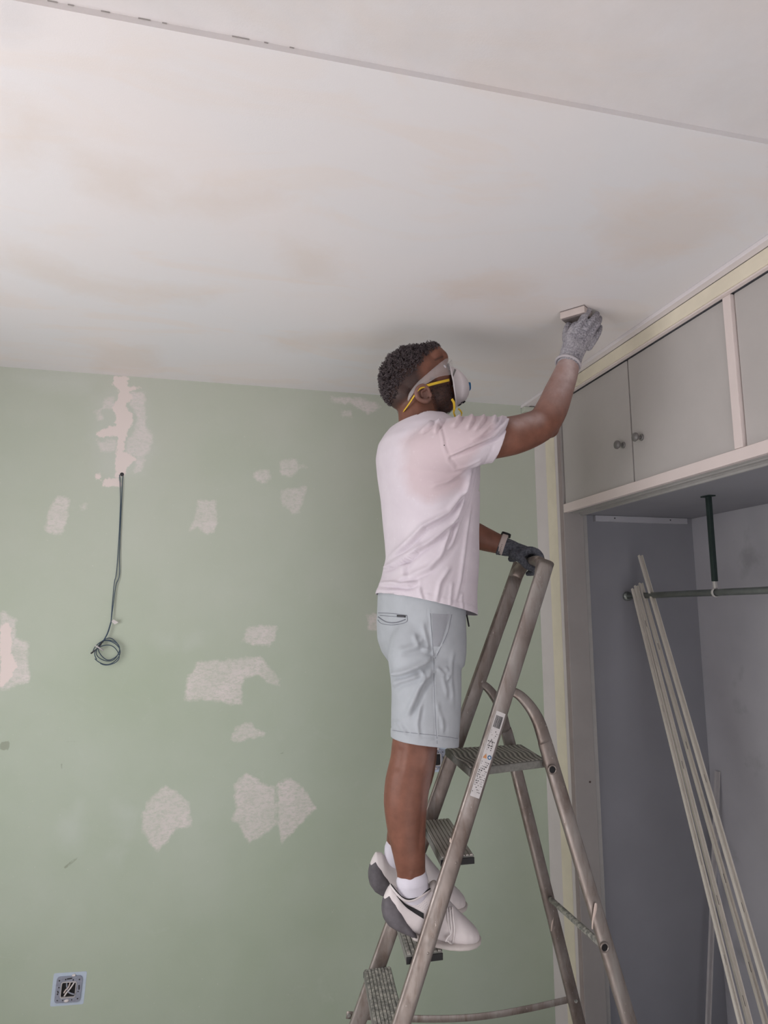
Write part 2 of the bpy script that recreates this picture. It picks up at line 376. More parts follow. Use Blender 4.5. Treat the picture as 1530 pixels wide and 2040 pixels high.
def field(X, Z, polys, to, clampd=0.08):
    f = np.full(X.shape, -clampd)
    for p in polys: f = np.maximum(f, np.clip(sdf(X, Z, to(p)), -clampd, clampd))
    return f
c4 = lambda L: [(140+x/3.29, 730+y/3.29) for x, y in L]
opaque = [c4([(285, 62), (385, 64), (372, 105), (380, 130), (480, 138), (390, 160), (410, 210), (375, 240), (365, 265), (415, 320), (405, 385), (380, 420), (355, 500), (352, 560), (430, 590), (430, 610), (370, 660), (350, 720), (300, 712), (290, 640), (300, 570), (310, 470), (300, 400), (295, 320), (275, 265), (310, 225), (320, 160), (275, 120)]),
          c4([(160, 455), (180, 425), (270, 392), (300, 385), (300, 455), (220, 462)]), c4([(215, 735), (325, 735), (330, 790), (215, 785)]), c4([(160, 700), (195, 700), (200, 735), (170, 735)]),
          [(0, 1245), (18, 1240), (25, 1270), (22, 1300), (35, 1325), (20, 1352), (0, 1372)]]
semi = [c4([(215, 210), (290, 205), (290, 275), (215, 272)]), c4([(400, 165), (485, 168), (490, 330), (500, 400), (540, 450), (525, 540), (470, 600), (425, 590), (370, 560), (375, 480), (420, 430), (440, 330), (390, 240)]),
        c4([(160, 300), (200, 280), (215, 350), (180, 345)]), c4([(170, 480), (205, 490), (300, 470), (300, 560), (210, 560)]), c4([(430, 600), (490, 610), (470, 680), (420, 700)]),
        [(115, 990), (138, 992), (135, 1030), (125, 1060), (110, 1066), (90, 1055), (92, 1035), (105, 1000)], [(160, 1003), (175, 1002), (172, 1014), (162, 1013)],
        [(395, 997), (430, 998), (433, 1040), (425, 1060), (410, 1063), (395, 1050), (378, 1058), (388, 1030)],
        [(505, 945), (515, 935), (535, 938), (538, 955), (525, 962), (508, 958)], [(557, 917), (590, 915), (595, 935), (580, 952), (560, 945)], [(590, 926), (613, 927), (613, 931), (590, 931)],
        [(560, 975), (612, 970), (602, 1000), (595, 1020), (583, 1023), (562, 1003)], [(495, 1248), (550, 1246), (550, 1265), (540, 1285), (510, 1285), (482, 1278)],
        [(455, 1315), (520, 1308), (540, 1335), (555, 1350), (558, 1365), (535, 1362), (515, 1345), (485, 1350), (480, 1405), (450, 1400), (420, 1395), (368, 1393), (375, 1350), (395, 1318)],
        [(460, 1472), (470, 1450), (492, 1437), (510, 1450), (530, 1465), (500, 1470), (475, 1478)],
        [(283, 1625), (300, 1590), (325, 1568), (350, 1575), (375, 1600), (383, 1645), (350, 1650), (335, 1675), (312, 1698), (300, 1680), (285, 1660)],
        [(468, 1560), (490, 1542), (510, 1550), (520, 1562), (548, 1567), (550, 1640), (530, 1660), (495, 1680), (475, 1640), (462, 1630), (472, 1610)],
        [(553, 1560), (580, 1550), (605, 1570), (628, 1610), (600, 1640), (560, 1680), (553, 1640)], [(0, 1215), (30, 1235), (30, 1270), (55, 1280), (58, 1355), (0, 1378)],
        [(655, 792), (720, 792), (762, 810), (735, 825), (700, 805), (660, 800)], [(680, 818), (700, 820), (698, 832), (682, 830)], [(730, 1225), (755, 1220), (755, 1256), (735, 1255)]]
faint = [[(40, 750), (110, 748), (180, 760), (170, 775), (110, 775), (50, 765)], [(313, 1270), (342, 1268), (342, 1288), (318, 1288)], [(370, 1270), (395, 1265), (395, 1282), (372, 1285)],
         [(120, 1640), (160, 1600), (170, 1650), (150, 1690), (125, 1680)], [(230, 1600), (270, 1620), (250, 1660)], [(222, 1700), (245, 1700), (240, 1722)], c4([(165, 230), (300, 170), (480, 160), (530, 300), (545, 560), (480, 700), (300, 740), (170, 690), (150, 450)]),
         [(235, 1640), (262, 1625), (255, 1665)]]
scuff = [[(126, 1728), (156, 1704), (157, 1708), (130, 1732)], [(117, 1520), (123, 1520), (130, 1540), (127, 1540)], [(130, 1478), (152, 1477), (152, 1480), (130, 1481)], [(0, 1478), (20, 1476), (18, 1495), (0, 1494)], [(556, 1500), (572, 1494), (572, 1498), (558, 1503)]]
setattr_f(wall_far, 'opaque', field(WX, WZ, opaque, wpoly)); setattr_f(wall_far, 'semi', field(WX, WZ, semi, wpoly))
setattr_f(wall_far, 'faint', field(WX, WZ, faint, wpoly)); setattr_f(wall_far, 'scuff', field(WX, WZ, scuff, wpoly, 0.03))

YS = 1.081                                                       # edge of the dropped gypsum sheet
ceil, CX, CY = grid('ceiling', -1.56, 2.2, YS, YW, 0.02, lambda a, b: np.stack([a, b, np.full_like(a, H)], 1), 'ceiling', True)
def cpoly(pts): return [(p.x, p.y) for p in (atz(x, y, H) for x, y in pts)]
beige = [[(1190, 450), (1260, 410), (1400, 400), (1460, 440), (1380, 500), (1260, 530)], [(880, 560), (1010, 545), (1070, 570), (1000, 600), (890, 590)], [(0, 190), (60, 200), (90, 240), (60, 330), (0, 330)],
         [(0, 480), (150, 540), (420, 590), (400, 600), (180, 590), (0, 530)], [(330, 380), (540, 375), (560, 400), (440, 430), (340, 400)], [(540, 672), (640, 660), (830, 668), (760, 695), (560, 695)], [(195, 690), (300, 690), (310, 735), (200, 735)],
         [(140, 300), (330, 340), (300, 420), (160, 380)], [(560, 480), (660, 500), (670, 560), (590, 560)]]
setattr_f(ceil, 'beige', field(CX, CY, beige, cpoly, 0.2))
setattr_f(ceil, 'grey', field(CX, CY, [[(0, 8), (50, 20), (50, 45), (0, 60)]], cpoly, 0.15))
mk('sheet_edge', [(-1.56, YS, H), (2.2, YS, H), (2.2, YS, H+0.012), (-1.56, YS, H+0.012)], [(0, 1, 2, 3)], 'ceiling', ceil)
mb = MB().add(([(-1.56, -1.3, H+0.012), (2.2, -1.3, H+0.012), (2.2, YS+0.01, H+0.012), (-1.56, YS+0.01, H+0.012)], [(0, 3, 2, 1)])); mb.make('upper_sheet', 'ceiling', ceil)
mb = MB()
for a, b in ((100, 120), (140, 152), (205, 222), (278, 302), (325, 334), (462, 496), (525, 533), (575, 584)):
    p = atz(a, 1+a*0.1880, H+0.0118); q = atz(b, 1+b*0.1880, H+0.0118); mb.box((p.x, YS-0.0015, H+0.0104), (q.x, YS, H+0.0116))
mb.make('crack', 'reveal', ceil)
struct('floor', MB().box((-1.56, -1.3, -0.05), (2.3, YW, 0)), 'floor')
struct('wall_right', MB().box((XW, 2.665, 0), (XW+0.12, YW, H)).box((XW, -1.3, 0), (XW+0.7, 0.52, H+0.01)), 'white_strip')
cs = MB().box((XW-0.0012, 2.71, 0), (XW, 2.795, 2.735)).make('trim_1', 'cream'); cs['kind'] = 'structure'
# strip of ceiling moulding above the wardrobe, its end painted green at the far wall
struct('trim_2', MB().box((1.389, 0.52, 2.7365), (1.4175, YW-0.001, 2.7498), 0.002).box((1.412, 0.52, 2.742), (XW, YW-0.001, 2.7498)), 'moulding')
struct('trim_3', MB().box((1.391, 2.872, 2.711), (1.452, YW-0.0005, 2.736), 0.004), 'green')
for nm in ('opaque', 'semi', 'faint', 'scuff'): setattr_f(bpy.data.objects['trim_3'], nm, np.full(len(bpy.data.objects['trim_3'].data.vertices), -0.08))
# walls behind the camera, each with its opening for daylight
struct('wall_left', MB().box((-1.62, -1.42, 0), (-1.5, 0.25, H+0.01)).box((-1.62, 2.05, 0), (-1.5, YW+.1, H+0.01)).box((-1.62, 0.25, 0), (-1.5, 2.05, 0.5)).box((-1.62, 0.25, 2.2), (-1.5, 2.05, H+0.01)), 'plain')
struct('wall_back', MB().box((-1.62, -1.42, 0), (-0.35, -1.3, H+0.01)).box((1.45, -1.42, 0), (2.2, -1.3, H+0.01)).box((-0.35, -1.42, 2.2), (1.45, -1.3, H+0.01)), 'plain')
struct('window_1', MB().box((-1.59, 0.25, 0.5), (-1.54, 2.05, 0.56)).box((-1.59, 0.25, 2.14), (-1.54, 2.05, 2.2)).box((-1.59, 0.25, 0.5), (-1.54, 0.31, 2.2)).box((-1.59, 1.99, 0.5), (-1.54, 2.05, 2.2)), 'frame')
struct('door_1', MB().box((-0.35, -1.39, 0), (-0.29, -1.34, 2.2)).box((1.39, -1.39, 0), (1.45, -1.34, 2.2)).box((-0.35, -1.39, 2.14), (1.45, -1.34, 2.2)), 'frame')

# ================================================================== BUILT-IN WARDROBE
XF, XD, XR, XBK = 1.438, 1.447, 1.532, 2.112
Y0, Y1, YI = 0.56, 2.62, 2.66
wd = thing('wardrobe', 'built-in wardrobe with grey top cupboard doors over a dark open hanging space', 'wardrobe', (XF, 1.6, 0))
MB().box((XF, Y1, 0), (XR, 2.652, 2.69), 0.002).make('side_post', 'reveal', wd)
MB().box((XF-0.002, Y1+0.004, 0), (XF+0.006, 2.6515, 2.69), 0.001).make('stile', 'stile', wd)
MB().box((XR, 2.632, 0), (XR+0.024, 2.655, 2.176), 0.002).make('jamb_batten', 'track', wd)
MB().box((XR+0.024, YI, 0), (XBK+0.02, YI+0.016, 2.69)).make('side_panel', 'inside', wd)
MB().box((XBK, Y0, 0), (XBK+0.016, YI, 2.69)).make('back_panel', 'inside_back', wd)
MB().box((XR, Y0, 2.180), (XBK, YI, 2.198)).make('shelf', 'inside', wd)
MB().box((XF, Y0, 2.69), (XBK, 2.652, 2.706)).make('top_panel', 'inside', wd)
MB().box((XR, Y0-0.016, 0), (XBK, Y0, 2.69)).box((XF, Y0-0.04, 0), (XR, Y0, 2.69)).make('side_panel', 'reveal', wd)
MB().box((XF, Y0, 0), (XBK, YI, 0.012)).make('base_panel', 'inside', wd)
MB().box((XF, Y0, 2.181), (XF+0.02, Y1, 2.218), 0.0015).make('header_rail', 'frame', wd)
tr = MB().box((XF+0.02, Y0, 2.186), (XR, Y1, 2.21))
for k in range(5): x = XF+0.026+k*0.0165; tr.box((x, Y0, 2.177 if k % 2 else 2.180), (x+0.004, Y1, 2.19))
tr.box((XR-0.012, Y0, 2.170), (XR-0.004, Y1, 2.19)); tr.make('sliding_track', 'track', wd, label='grooved metal sliding track')
fas = MB().box((1.418, Y0-0.04, 2.69), (1.438, 2.652, 2.7362), 0.002).make('fascia', 'cream', wd, label='cream painted fascia board')
MB().box((1.422, Y0-0.04, 2.684), (1.4385, 2.6515, 2.6898), 0.0012).make('bead', 'frame', wd)
def divider(y0, y1): MB().box((XF-0.003, y0, 2.2185), (XD+0.03, y1, 2.6835), 0.0012).make('divider', 'frame', wd)
divider(1.573, 1.604); divider(0.56, 0.59)
def cup_door(ya, yb, knob_y):
    d = MB().box((XD, ya+0.0022, 2.2205), (XD+0.018, yb-0.0022, 2.6828), 0.0008).make('door', 'door', wd)
    if knob_y:
        z = 2.371; ky = knob_y; kb = MB()
        kb.add(tube([(XD, ky, z), (XD-0.004, ky, z), (XD-0.005, ky, z)], [0.0125, 0.0115, 0.006], 20, (0, 0, 1)))
        kb.add(tube([(XD-0.004, ky, z), (XD-0.012, ky, z), (XD-0.018, ky, z)], [0.006, 0.0042, 0.006], 16, (0, 0, 1)))
        kb.add(tube([(XD-0.017, ky, z), (XD-0.020, ky, z), (XD-0.026, ky, z), (XD-0.032, ky, z), (XD-0.036, ky, z), (XD-0.0375, ky, z)], [0.007, 0.013, 0.0165, 0.0155, 0.010, 0.003], 24, (0, 0, 1)))
        kb.make('knob', 'knob', d, smooth=True)
    return d
cup_door(2.113, 2.618, 2.165); cup_door(1.606, 2.109, 2.052); cup_door(1.09, 1.571, 1.14); cup_door(0.592, 1.086, 1.05)
MB().box((XD+0.018, Y0, 2.2185), (XD+0.02, Y1, 2.6835)).make('cupboard_inner', 'dark', wd)
cl = MB().box((1.605, YI-0.018, 2.152), (2.075, YI, 2.179), 0.002).make('shelf_cleat', 'inside_back', wd)
for x in (1.70, 1.985): MB().add(tube([(x, YI-0.0195, 2.168), (x, YI-0.0175, 2.168)], 0.003, 10, (0, 0, 1))).make('screw', 'ink', cl)
for x, z, rr in ((1.505, 1.06, 0.0045),): MB().add(tube([(x, Y1-0.0006, z), (x, Y1+0.001, z)], rr, 14, (0, 0, 1))).make('screw_hole', 'dark', wd)
MB().add(tube([(1.500, Y1-0.001, 2.105), (1.500, Y1+0.001, 2.105)], 0.007, 16, (0, 0, 1))).make('filled_hole', 'reveal', wd)
# hanging rod and its bracket
MB().add(tube([(1.75, Y0+0.02, 1.822), (1.75, 2.655, 1.822)], 0.0125, 20, (0, 0, 1))).make('hanging_rod', 'rod', wd, smooth=True)
MB().add(tube([(1.75, 2.645, 1.822), (1.75, YI, 1.822)], 0.02, 20, (0, 0, 1))).make('rod_flange', 'rod', wd, smooth=True)
br = MB().box((1.742, 2.095, 1.862), (1.758, 2.113, 2.176), 0.003).box((1.735, 2.084, 2.1755), (1.765, 2.128, 2.1798)).make('rod_bracket', 'bracket', wd, label='dark green rod bracket')
rg = MB()
hk = [(1.75+0.0155*math.cos(a), 2.104, 1.822+0.0155*math.sin(a)) for a in np.linspace(math.radians(95), math.radians(400), 22)]
rg.add(tube(hk, (0.006, 0.0022), 10, (0, 1, 0))).box((1.744, 2.098, 1.835), (1.756, 2.110, 1.866), 0.002); rg.make('hook_ring', 'track', br, smooth=True)

# ================================================================== STRIPS LEANING IN THE WARDROBE
def leaning(name, top, low, wdt, dep, mat, label, slots=(), group=None):
    top = Vector(top); low = Vector(low); d = (low-top).normalized(); foot = top+d*((0.0125-top.z)/d.z)
    t = thing(name, label, 'strip', foot, group)
    toc = (Vector(cam_pos)-top); side = d.cross(Vector((0.0, 1, 0))).normalized(); nrm = d.cross(side).normalized()
    if nrm.dot(toc) < 0: nrm = -nrm
    L = (foot-top).length; prof = [(-wdt/2, 0), (-wdt/2, dep), (-wdt/2+0.0035, dep), (-wdt/2+0.0035, dep*0.45), (wdt/2-0.0035, dep*0.45), (wdt/2-0.0035, dep), (wdt/2, dep), (wdt/2, 0)]
    V = [top+side*a+nrm*b for a, b in prof]+[foot+side*a+nrm*b for a, b in prof]; n = len(prof)
    for v in V: 
        if v.z < 0.0125: v.z = 0.0125
    Fc = [(i, (i+1) % n, n+(i+1) % n, n+i) for i in range(n)]+[tuple(range(n)), tuple(range(2*n-1, n-1, -1))]
    mk('channel', V, Fc, mat, t)
    if slots:
        for s in slots:
            p = top+d*s+nrm*(dep*0.46); q = p+d*0.028
            mk('slot', [p-side*0.0012, p+side*0.0012, q+side*0.0012, q-side*0.0012], [(0, 1, 2, 3)], 'ink', t)
    return t
leaning('plastic_strip', aty(1260, 1174, 2.545), aty(1474, 2040, 1.92), 0.015, 0.010, 'pvc', 'pale plastic channel strip, leftmost of the bundle leaning in the wardrobe', (0.5, 1.02, 1.3))
leaning('plastic_strip', aty(1266, 1168, 2.548), aty(1492, 2040, 1.93), 0.017, 0.010, 'pvc', 'pale slotted channel strip, second from the left in the leaning bundle', (0.16, 0.72, 1.15, 1.42))
leaning('plastic_strip', aty(1275, 1163, 2.552), aty(1524, 2040, 1.95), 0.017, 0.010, 'pvc', 'pale slotted channel strip, third in the leaning bundle, just under the rod end', (0.27, 0.66, 1.1, 1.35))
leaning('plastic_strip', aty(1274, 1108, 2.56), aty(1545, 2040, 1.90), 0.0185, 0.012, 'pvc', 'longest leaning strip, its top standing well above the others', (0.9, 1.3))
leaning('plastic_strip', (2.100, 2.600, 1.075), aty(1409, 2040, 2.57), 0.021, 0.010, 'pvc2', 'single grey-white strip leaning upright against the wardrobe back panel')

# ================================================================== WIRES AND SOCKET BOXES ON THE GREEN WALL
cb = thing('loose_cable', 'pair of dark blue wires hanging from the green wall, ending in a coil', 'cable', aty(240, 945, YW))
yw = YW-0.006
w1 = [aty(238, 946, YW), aty(239, 960, yw), aty(240, 1000, yw), aty(237, 1070, yw), aty(232, 1140, yw), aty(228, 1160, yw-0.002), aty(224, 1200, yw-0.004), aty(221, 1240, yw-0.008)]
w2 = [aty(245, 948, YW), aty(244, 960, yw), aty(241, 1020, yw), aty(238, 1100, yw), aty(238, 1145, yw), aty(231, 1166, yw-0.002), aty(226, 1200, yw-0.004), aty(221, 1242, yw-0.008)]
for ww in (w1, w2): MB().add(tube(ww, 0.0016, 8, (0, 1, 0), sub=5)).make('wire', 'wire', cb, smooth=True)
co = MB(); path = [aty(221, 1240, yw-0.008), aty(214, 1262, yw-0.012), aty(204, 1280, yw-0.016)]
co.add(tube(path, 0.0026, 8, (0, 1, 0), sub=5))
for k, (cx, cy, rx, ry, a0, a1) in enumerate(((215, 1296, 23, 21, -3.1, 3.3), (212, 1300, 26, 24, -2.6, 3.2), (217, 1293, 20, 22, -3.6, 2.9), (213, 1305, 24, 20, -2.2, 3.6))):
    pts = [aty(cx+rx*math.cos(a)+1.5*math.sin(3*a+k), cy-ry*math.sin(a), yw-0.008-0.004*k-0.003*math.sin(2*a+k)) for a in np.linspace(a0, a1, 34)]
    co.add(tube(pts, 0.0017, 8, (0, 1, 0)))
co.make('coil', 'wire', cb, smooth=True)
MB().add(tube([aty(204, 1278, yw-0.02), aty(196, 1290, yw-0.022), aty(181, 1302, yw-0.02)], 0.0028, 8, (0, 1, 0), sub=3)).make('wire_tail', 'ink', cb, smooth=True)
MB().add(tube([aty(190, 1286, yw-0.024), aty(206, 1296, yw-0.026)], 0.003, 8, (0, 1, 0))).make('cable_tie', 'pvc2', cb, smooth=True)
mb = MB().add(([aty(222, 1238, yw-0.012), aty(226, 1234, yw-0.02), aty(236, 1240, yw-0.012), aty(228, 1244, yw-0.004)], [(0, 1, 2, 3)])); mb.make('tape_scrap', 'white_strip', cb)
MB().add(tube([(aty(243, 945, YW))+Vector((0, -0.001, 0)), aty(243, 945, YW)+Vector((0, 0.001, 0))], 0.008, 12, (0, 0, 1))).make('wall_hole', 'ink', cb)

def socket_box(name, cx, cz, s, label, tilt=0.0, wires=True):
    t = thing(name, label, 'socket', (cx, YW, cz)); R = Matrix.Translation((cx, YW, cz)) @ Matrix.Rotation(tilt, 4, 'Y')
    def P(x, y, z): return R @ Vector((x*s, y, z*s))
    def ring(outer, inner, y0, y1):
        n = len(outer); V = [P(a, y0, b) for a, b in outer]+[P(a, y0, b) for a, b in inner]+[P(a, y1, b) for a, b in outer]+[P(a, y1, b) for a, b in inner]; Fc = []
        for i in range(n):
            j = (i+1) % n; Fc += [(i, j, n+j, n+i), (2*n+i, 3*n+i, 3*n+j, 2*n+j), (i, 2*n+i, 2*n+j, j), (n+i, n+j, 3*n+j, 3*n+i)]
        return V, Fc
    def rr(h, v, r, n=5):
        out = []
        for (sx, sz, a0) in ((1, 1, 0), (-1, 1, 90), (-1, -1, 180), (1, -1, 270)):
            for k in range(n):
                a = math.radians(a0+90*k/(n-1)); out.append((sx*(h-r)+r*math.cos(a), sz*(v-r)+r*math.sin(a)))
        return out
    MB().add(ring(rr(1.30, 1.26, 0.12), rr(0.98, 0.98, 0.2), -0.0008, 0.0005)).make('paint_margin', 'tape', t)
    fr = MB().add(ring(rr(1.0, 1.0, 0.25), rr(0.56, 0.58, 0.14), -0.006, -0.001)).make('frame', 'box', t)
    MB().add(ring(rr(0.6, 0.62, 0.16), rr(0.54, 0.56, 0.12), -0.009, -0.002)).make('inner_lip', 'pvc2', t)
    MB().add(([P(a, -0.0012, b) for a, b in rr(0.57, 0.59, 0.14)], [tuple(range(20))])).make('box_hole', 'plug', t)
    hm = MB()
    for a, b, r in ((-0.78, 0.72, 0.06), (0.78, 0.72, 0.06), (-0.78, -0.78, 0.05), (0.8, -0.74, 0.06), (-0.76, 0.2, 0.06), (-0.8, -0.3, 0.06), (0.78, -0.2, 0.05), (-0.3, 0.78, 0.06), (0.3, 0.72, 0.06), (-0.35, -0.8, 0.05), (0.35, -0.8, 0.05)):
        hm.add(tube([P(a, -0.0065, b), P(a, -0.0055, b)], r*s, 8, (0, 0, 1)))
    for a, b in (((-0.2, 0.82), (0.2, 0.86)), ((0.8, 0.3), (0.84, -0.05)), ((-0.82, -0.05), (-0.76, -0.2))): hm.add(tube([P(a[0], -0.0065, a[1]), P(b[0], -0.0065, b[1])], 0.05*s, 6, (0, 1, 0)))
    hm.make('screw_hole', 'ink', fr)
    MB().add(ellipsoid(P(-0.05, -0.006, -0.85), 0.2*s, 0.004, 0.12*s, nu=12, nv=8)).make('filler_crumb', 'white_strip', fr, smooth=True); MB().add(ellipsoid(P(0.3, -0.004, 1.05), 0.16*s, 0.004, 0.1*s, nu=12, nv=8)).make('filler_crumb', 'white_strip', fr, smooth=True)
    if wires:
        for pts, m in (([(-0.2, 0.55), (-0.1, 0.1), (0.1, -0.2), (0.55, -0.35)], 'box'), ([(0.45, 0.6), (0.15, 0.1), (-0.1, -0.2), (-0.25, -0.45)], 'white_strip'), ([(0.1, 0.6), (0.0, 0.2), (-0.2, 0.0), (-0.3, -0.2)], 'block')):
            MB().add(tube([P(a, -0.005-0.002*i, b) for i, (a, b) in enumerate(pts)], 0.06*s, 8, (0, 1, 0), sub=4)).make('wire', m, t, smooth=True)
    return t
socket_box('wall_socket', -0.5, 0.381, 0.044, 'open metal socket frame with loose wires, low on the green wall at left', math.radians(3))
socket_box('wall_socket', 0.93, 1.12, 0.042, 'small open socket box on the green wall, half hidden behind the knee', 0, False)

# ================================================================== STEPLADDER
ld = thing('stepladder', 'paint-spattered aluminium stepladder with a hoop handle and top platform', 'ladder', (0.85, 2.13, 0))
def lerp(a, b, t): return Vector(a)*(1-t)+Vector(b)*t
# the two front rails lean from the foot to the hoop; near and far side
NB, NTp = Vector((0.262, 1.925, 0.012)), Vector((1.000, 1.972, 1.875))
FB, FTp = Vector((0.305, 2.360, 0.012)), Vector((1.052, 2.288, 1.890))
fwd = Vector((1, 0, 0)); LH = (NTp-NB).normalized()
wide = LH.cross(Vector((0, 1, 0))).normalized()         # across the rail, seen from the side
NTo, FTo = NTp-LH*0.042, FTp-LH*0.045; ARC = []
for q in (0, 22, 45, 68, 90):
    c_, s_ = math.cos(math.radians(q)), math.sin(math.radians(q)); ARC.append(NTo+LH*(0.092*s_)+Vector((0.002*s_, 0.075*(1-c_), 0)))
for q in (90, 68, 45, 22, 0):
    c_, s_ = math.cos(math.radians(q)), math.sin(math.radians(q)); ARC.append(FTo+LH*(0.082*s_)+Vector((-0.004*s_, -0.075*(1-c_), 0)))
hoop = [NB, lerp(NB, NTp, 0.5)]+ARC+[lerp(FB, FTp, 0.5), FB]
mb = MB().add(tube(hoop, [(0.0262, 0.0115)]*3+[(0.0255, 0.012), (0.024, 0.013), (0.022, 0.014), (0.0205, 0.0145), (0.0205, 0.0145), (0.022, 0.014), (0.024, 0.013), (0.0255, 0.012)]+[(0.0262, 0.0115)]*3, 24, tuple(wide), sub=5, power=2.9))
fr = mb.make('front_rail', 'alu', ld, smooth=True)
for p in (NB, FB): MB().add(tube([p+LH*0.07, p+LH*0.0-Vector((0, 0, 0.0115))], (0.0275, 0.015), 16, tuple(wide), power=3)).make('rubber_foot', 'plug', fr, smooth=True)
def rail_at(z, near=True):
    a, b = (NB, NTp) if near else (FB, FTp); return lerp(a, b, (z-a.z)/(b.z-a.z))
def step(z, dx0, dx1, mat_top='tread'):
    n, f_ = rail_at(z), rail_at(z, False); yn, yf = n.y+0.012, f_.y-0.012
    g = ld; x0n, x1n, x0f, x1f = n.x+dx0, n.x+dx1, f_.x+dx0, f_.x+dx1
    def slab(u0, u1, za, zb, e=0.0):
        return ([(x0n+(x1n-x0n)*u0, yn-e, za), (x0n+(x1n-x0n)*u1, yn-e, za), (x0f+(x1f-x0f)*u1, yf+e, za), (x0f+(x1f-x0f)*u0, yf+e, za),
                 (x0n+(x1n-x0n)*u0, yn-e, zb), (x0n+(x1n-x0n)*u1, yn-e, zb), (x0f+(x1f-x0f)*u1, yf+e, zb), (x0f+(x1f-x0f)*u0, yf+e, zb)],
                [(0, 3, 2, 1), (4, 5, 6, 7), (0, 1, 5, 4), (1, 2, 6, 5), (2, 3, 7, 6), (3, 0, 4, 7)])
    s = MB().add(slab(0, 1, z-0.026, z-0.003))
    s = s.make('step', 'tread_dark', g)
    for k in range(8):
        u = 0.03+k*0.121; MB().add(slab(u, u+0.092, z-0.003, z)).make('tread_ridge', 'tread' if mat_top == 'top' else 'step_alu', s)
    for near in (True, False):
        xa, xb = (x0n, x1n) if near else (x0f, x1f); y = (yn-0.001) if near else (yf+0.001); d = -0.006 if near else 0.006
        MB().box((xa-0.001, y, z-0.026), (xb+0.001, y+d*0.4, z-0.008), 0.001).make('end_cap', 'plug', s)
    return s
step(0.605, -0.050, 0.040, 'top'); step(0.812, -0.045, 0.060, 'top'); step(1.055, -0.035, 0.066); step(0.38, -0.055, 0.036)
# platform with wavy tread
PZ = 1.29
pc = [Vector((0.736, 1.975, PZ)), Vector((1.020, 2.035, PZ)), Vector((1.052, 2.288, PZ)), Vector((0.765, 2.283, PZ))]
dn = Vector((0, 0, -0.024))
V = pc+[p+dn for p in pc]; pl = mk('platform', V, [(0, 1, 2, 3), (7, 6, 5, 4), (0, 4, 5, 1), (1, 5, 6, 2), (2, 6, 7, 3), (3, 7, 4, 0)], 'tread_dark', ld)
bv = pl.modifiers.new('b', 'BEVEL'); bv.width = 0.004; bv.segments = 2
rg = MB()
for k in range(17):
    u = 0.04+k*0.0565; L = []
    for j in range(26):
        v = 0.03+0.94*j/25; uu = u+0.022*math.sin(v*9+k*0.25)*math.sin(v*3.1); uu = min(max(uu, 0.02), 0.98)
        L.append(lerp(lerp(pc[0], pc[1], uu), lerp(pc[3], pc[2], uu), v)+Vector((0, 0, 0.0005)))
    rg.add(tube(L, (0.0045, 0.0018), 6, (1, 0, 0)))
rg.make('tread_ridges', 'tread_top', pl, smooth=True)
MB().add(tube([(1.005, 2.034, PZ-0.012), (1.030, 2.014, PZ-0.012)], 0.006, 12)).make('platform_pin', 'alu', pl, smooth=True)
# rear legs: a bent bracket leaves the rail and becomes a flat box leg
def rear(pts_px, ys, radii, foot, name='rear_leg'):
    P = [aty(x, y, yy) for (x, y), yy in zip(pts_px, ys)]; d = (P[-1]-P[-2]).normalized()
    P.append(P[-1]+d*((0.014-P[-1].z)/d.z)); P[-1].x = min(P[-1].x, 1.40)
    hint = Vector((1, 0, 0.28))
    leg = MB().add(tube(P, radii+[radii[-1]], 18, tuple(hint), sub=5, power=3.2)).make(name, 'alu', ld, smooth=True)
    MB().add(tube([P[-1]+(P[-2]-P[-1]).normalized()*0.05, P[-1]-Vector((0, 0, 0.0135))], (0.026, 0.013), 14, tuple(hint), power=3)).make('rubber_foot', 'plug', leg, smooth=True)
    return leg, P
nl, NP = rear([(1018, 1376), (1036, 1386), (1056, 1408), (1072, 1436), (1084, 1472), (1098, 1520), (1204, 1872)], [1.985, 1.985, 1.99, 1.995, 2.0, 2.0, 1.975],
              [(0.013, 0.010), (0.0155, 0.010), (0.018, 0.010), (0.0200, 0.010), (0.0215, 0.0105), (0.0235, 0.011), (0.0235, 0.011)], None)
fl, FP = rear([(950, 1362), (966, 1366), (984, 1386), (997, 1412), (1006, 1450), (1020, 1500), (1112, 1870)], [2.30, 2.30, 2.305, 2.31, 2.315, 2.32, 2.345],
              [(0.012, 0.009), (0.0145, 0.009), (0.017, 0.010), (0.0185, 0.010), (0.0200, 0.0105), (0.022, 0.011), (0.022, 0.011)], None)
a = aty(1204, 1887, 1.962); b = aty(1092, 1787, 2.345)
MB().add(tube([a, a+(b-a).normalized()*0.03, b], 0.0095, 16, (0, 0, 1))).make('cross_bar', 'tread', ld, smooth=True)
a2 = aty(1100, 1533, 1.985)
for c in (a, a2):
    e = Vector((0, -1, 0)); th = [c+e*0.0015+Vector((0.0125*math.cos(q), 0, 0.0125*math.sin(q))) for q in np.linspace(0, 2*math.pi, 25)]
    h = MB().add(tube(th, 0.0028, 8, (0, 1, 0))).make('tube_end', 'alu', nl, smooth=True)
    MB().add(tube([c+e*0.0005, c+e*0.0022], 0.0102, 16, (0, 0, 1))).make('tube_bore', 'plug', nl)
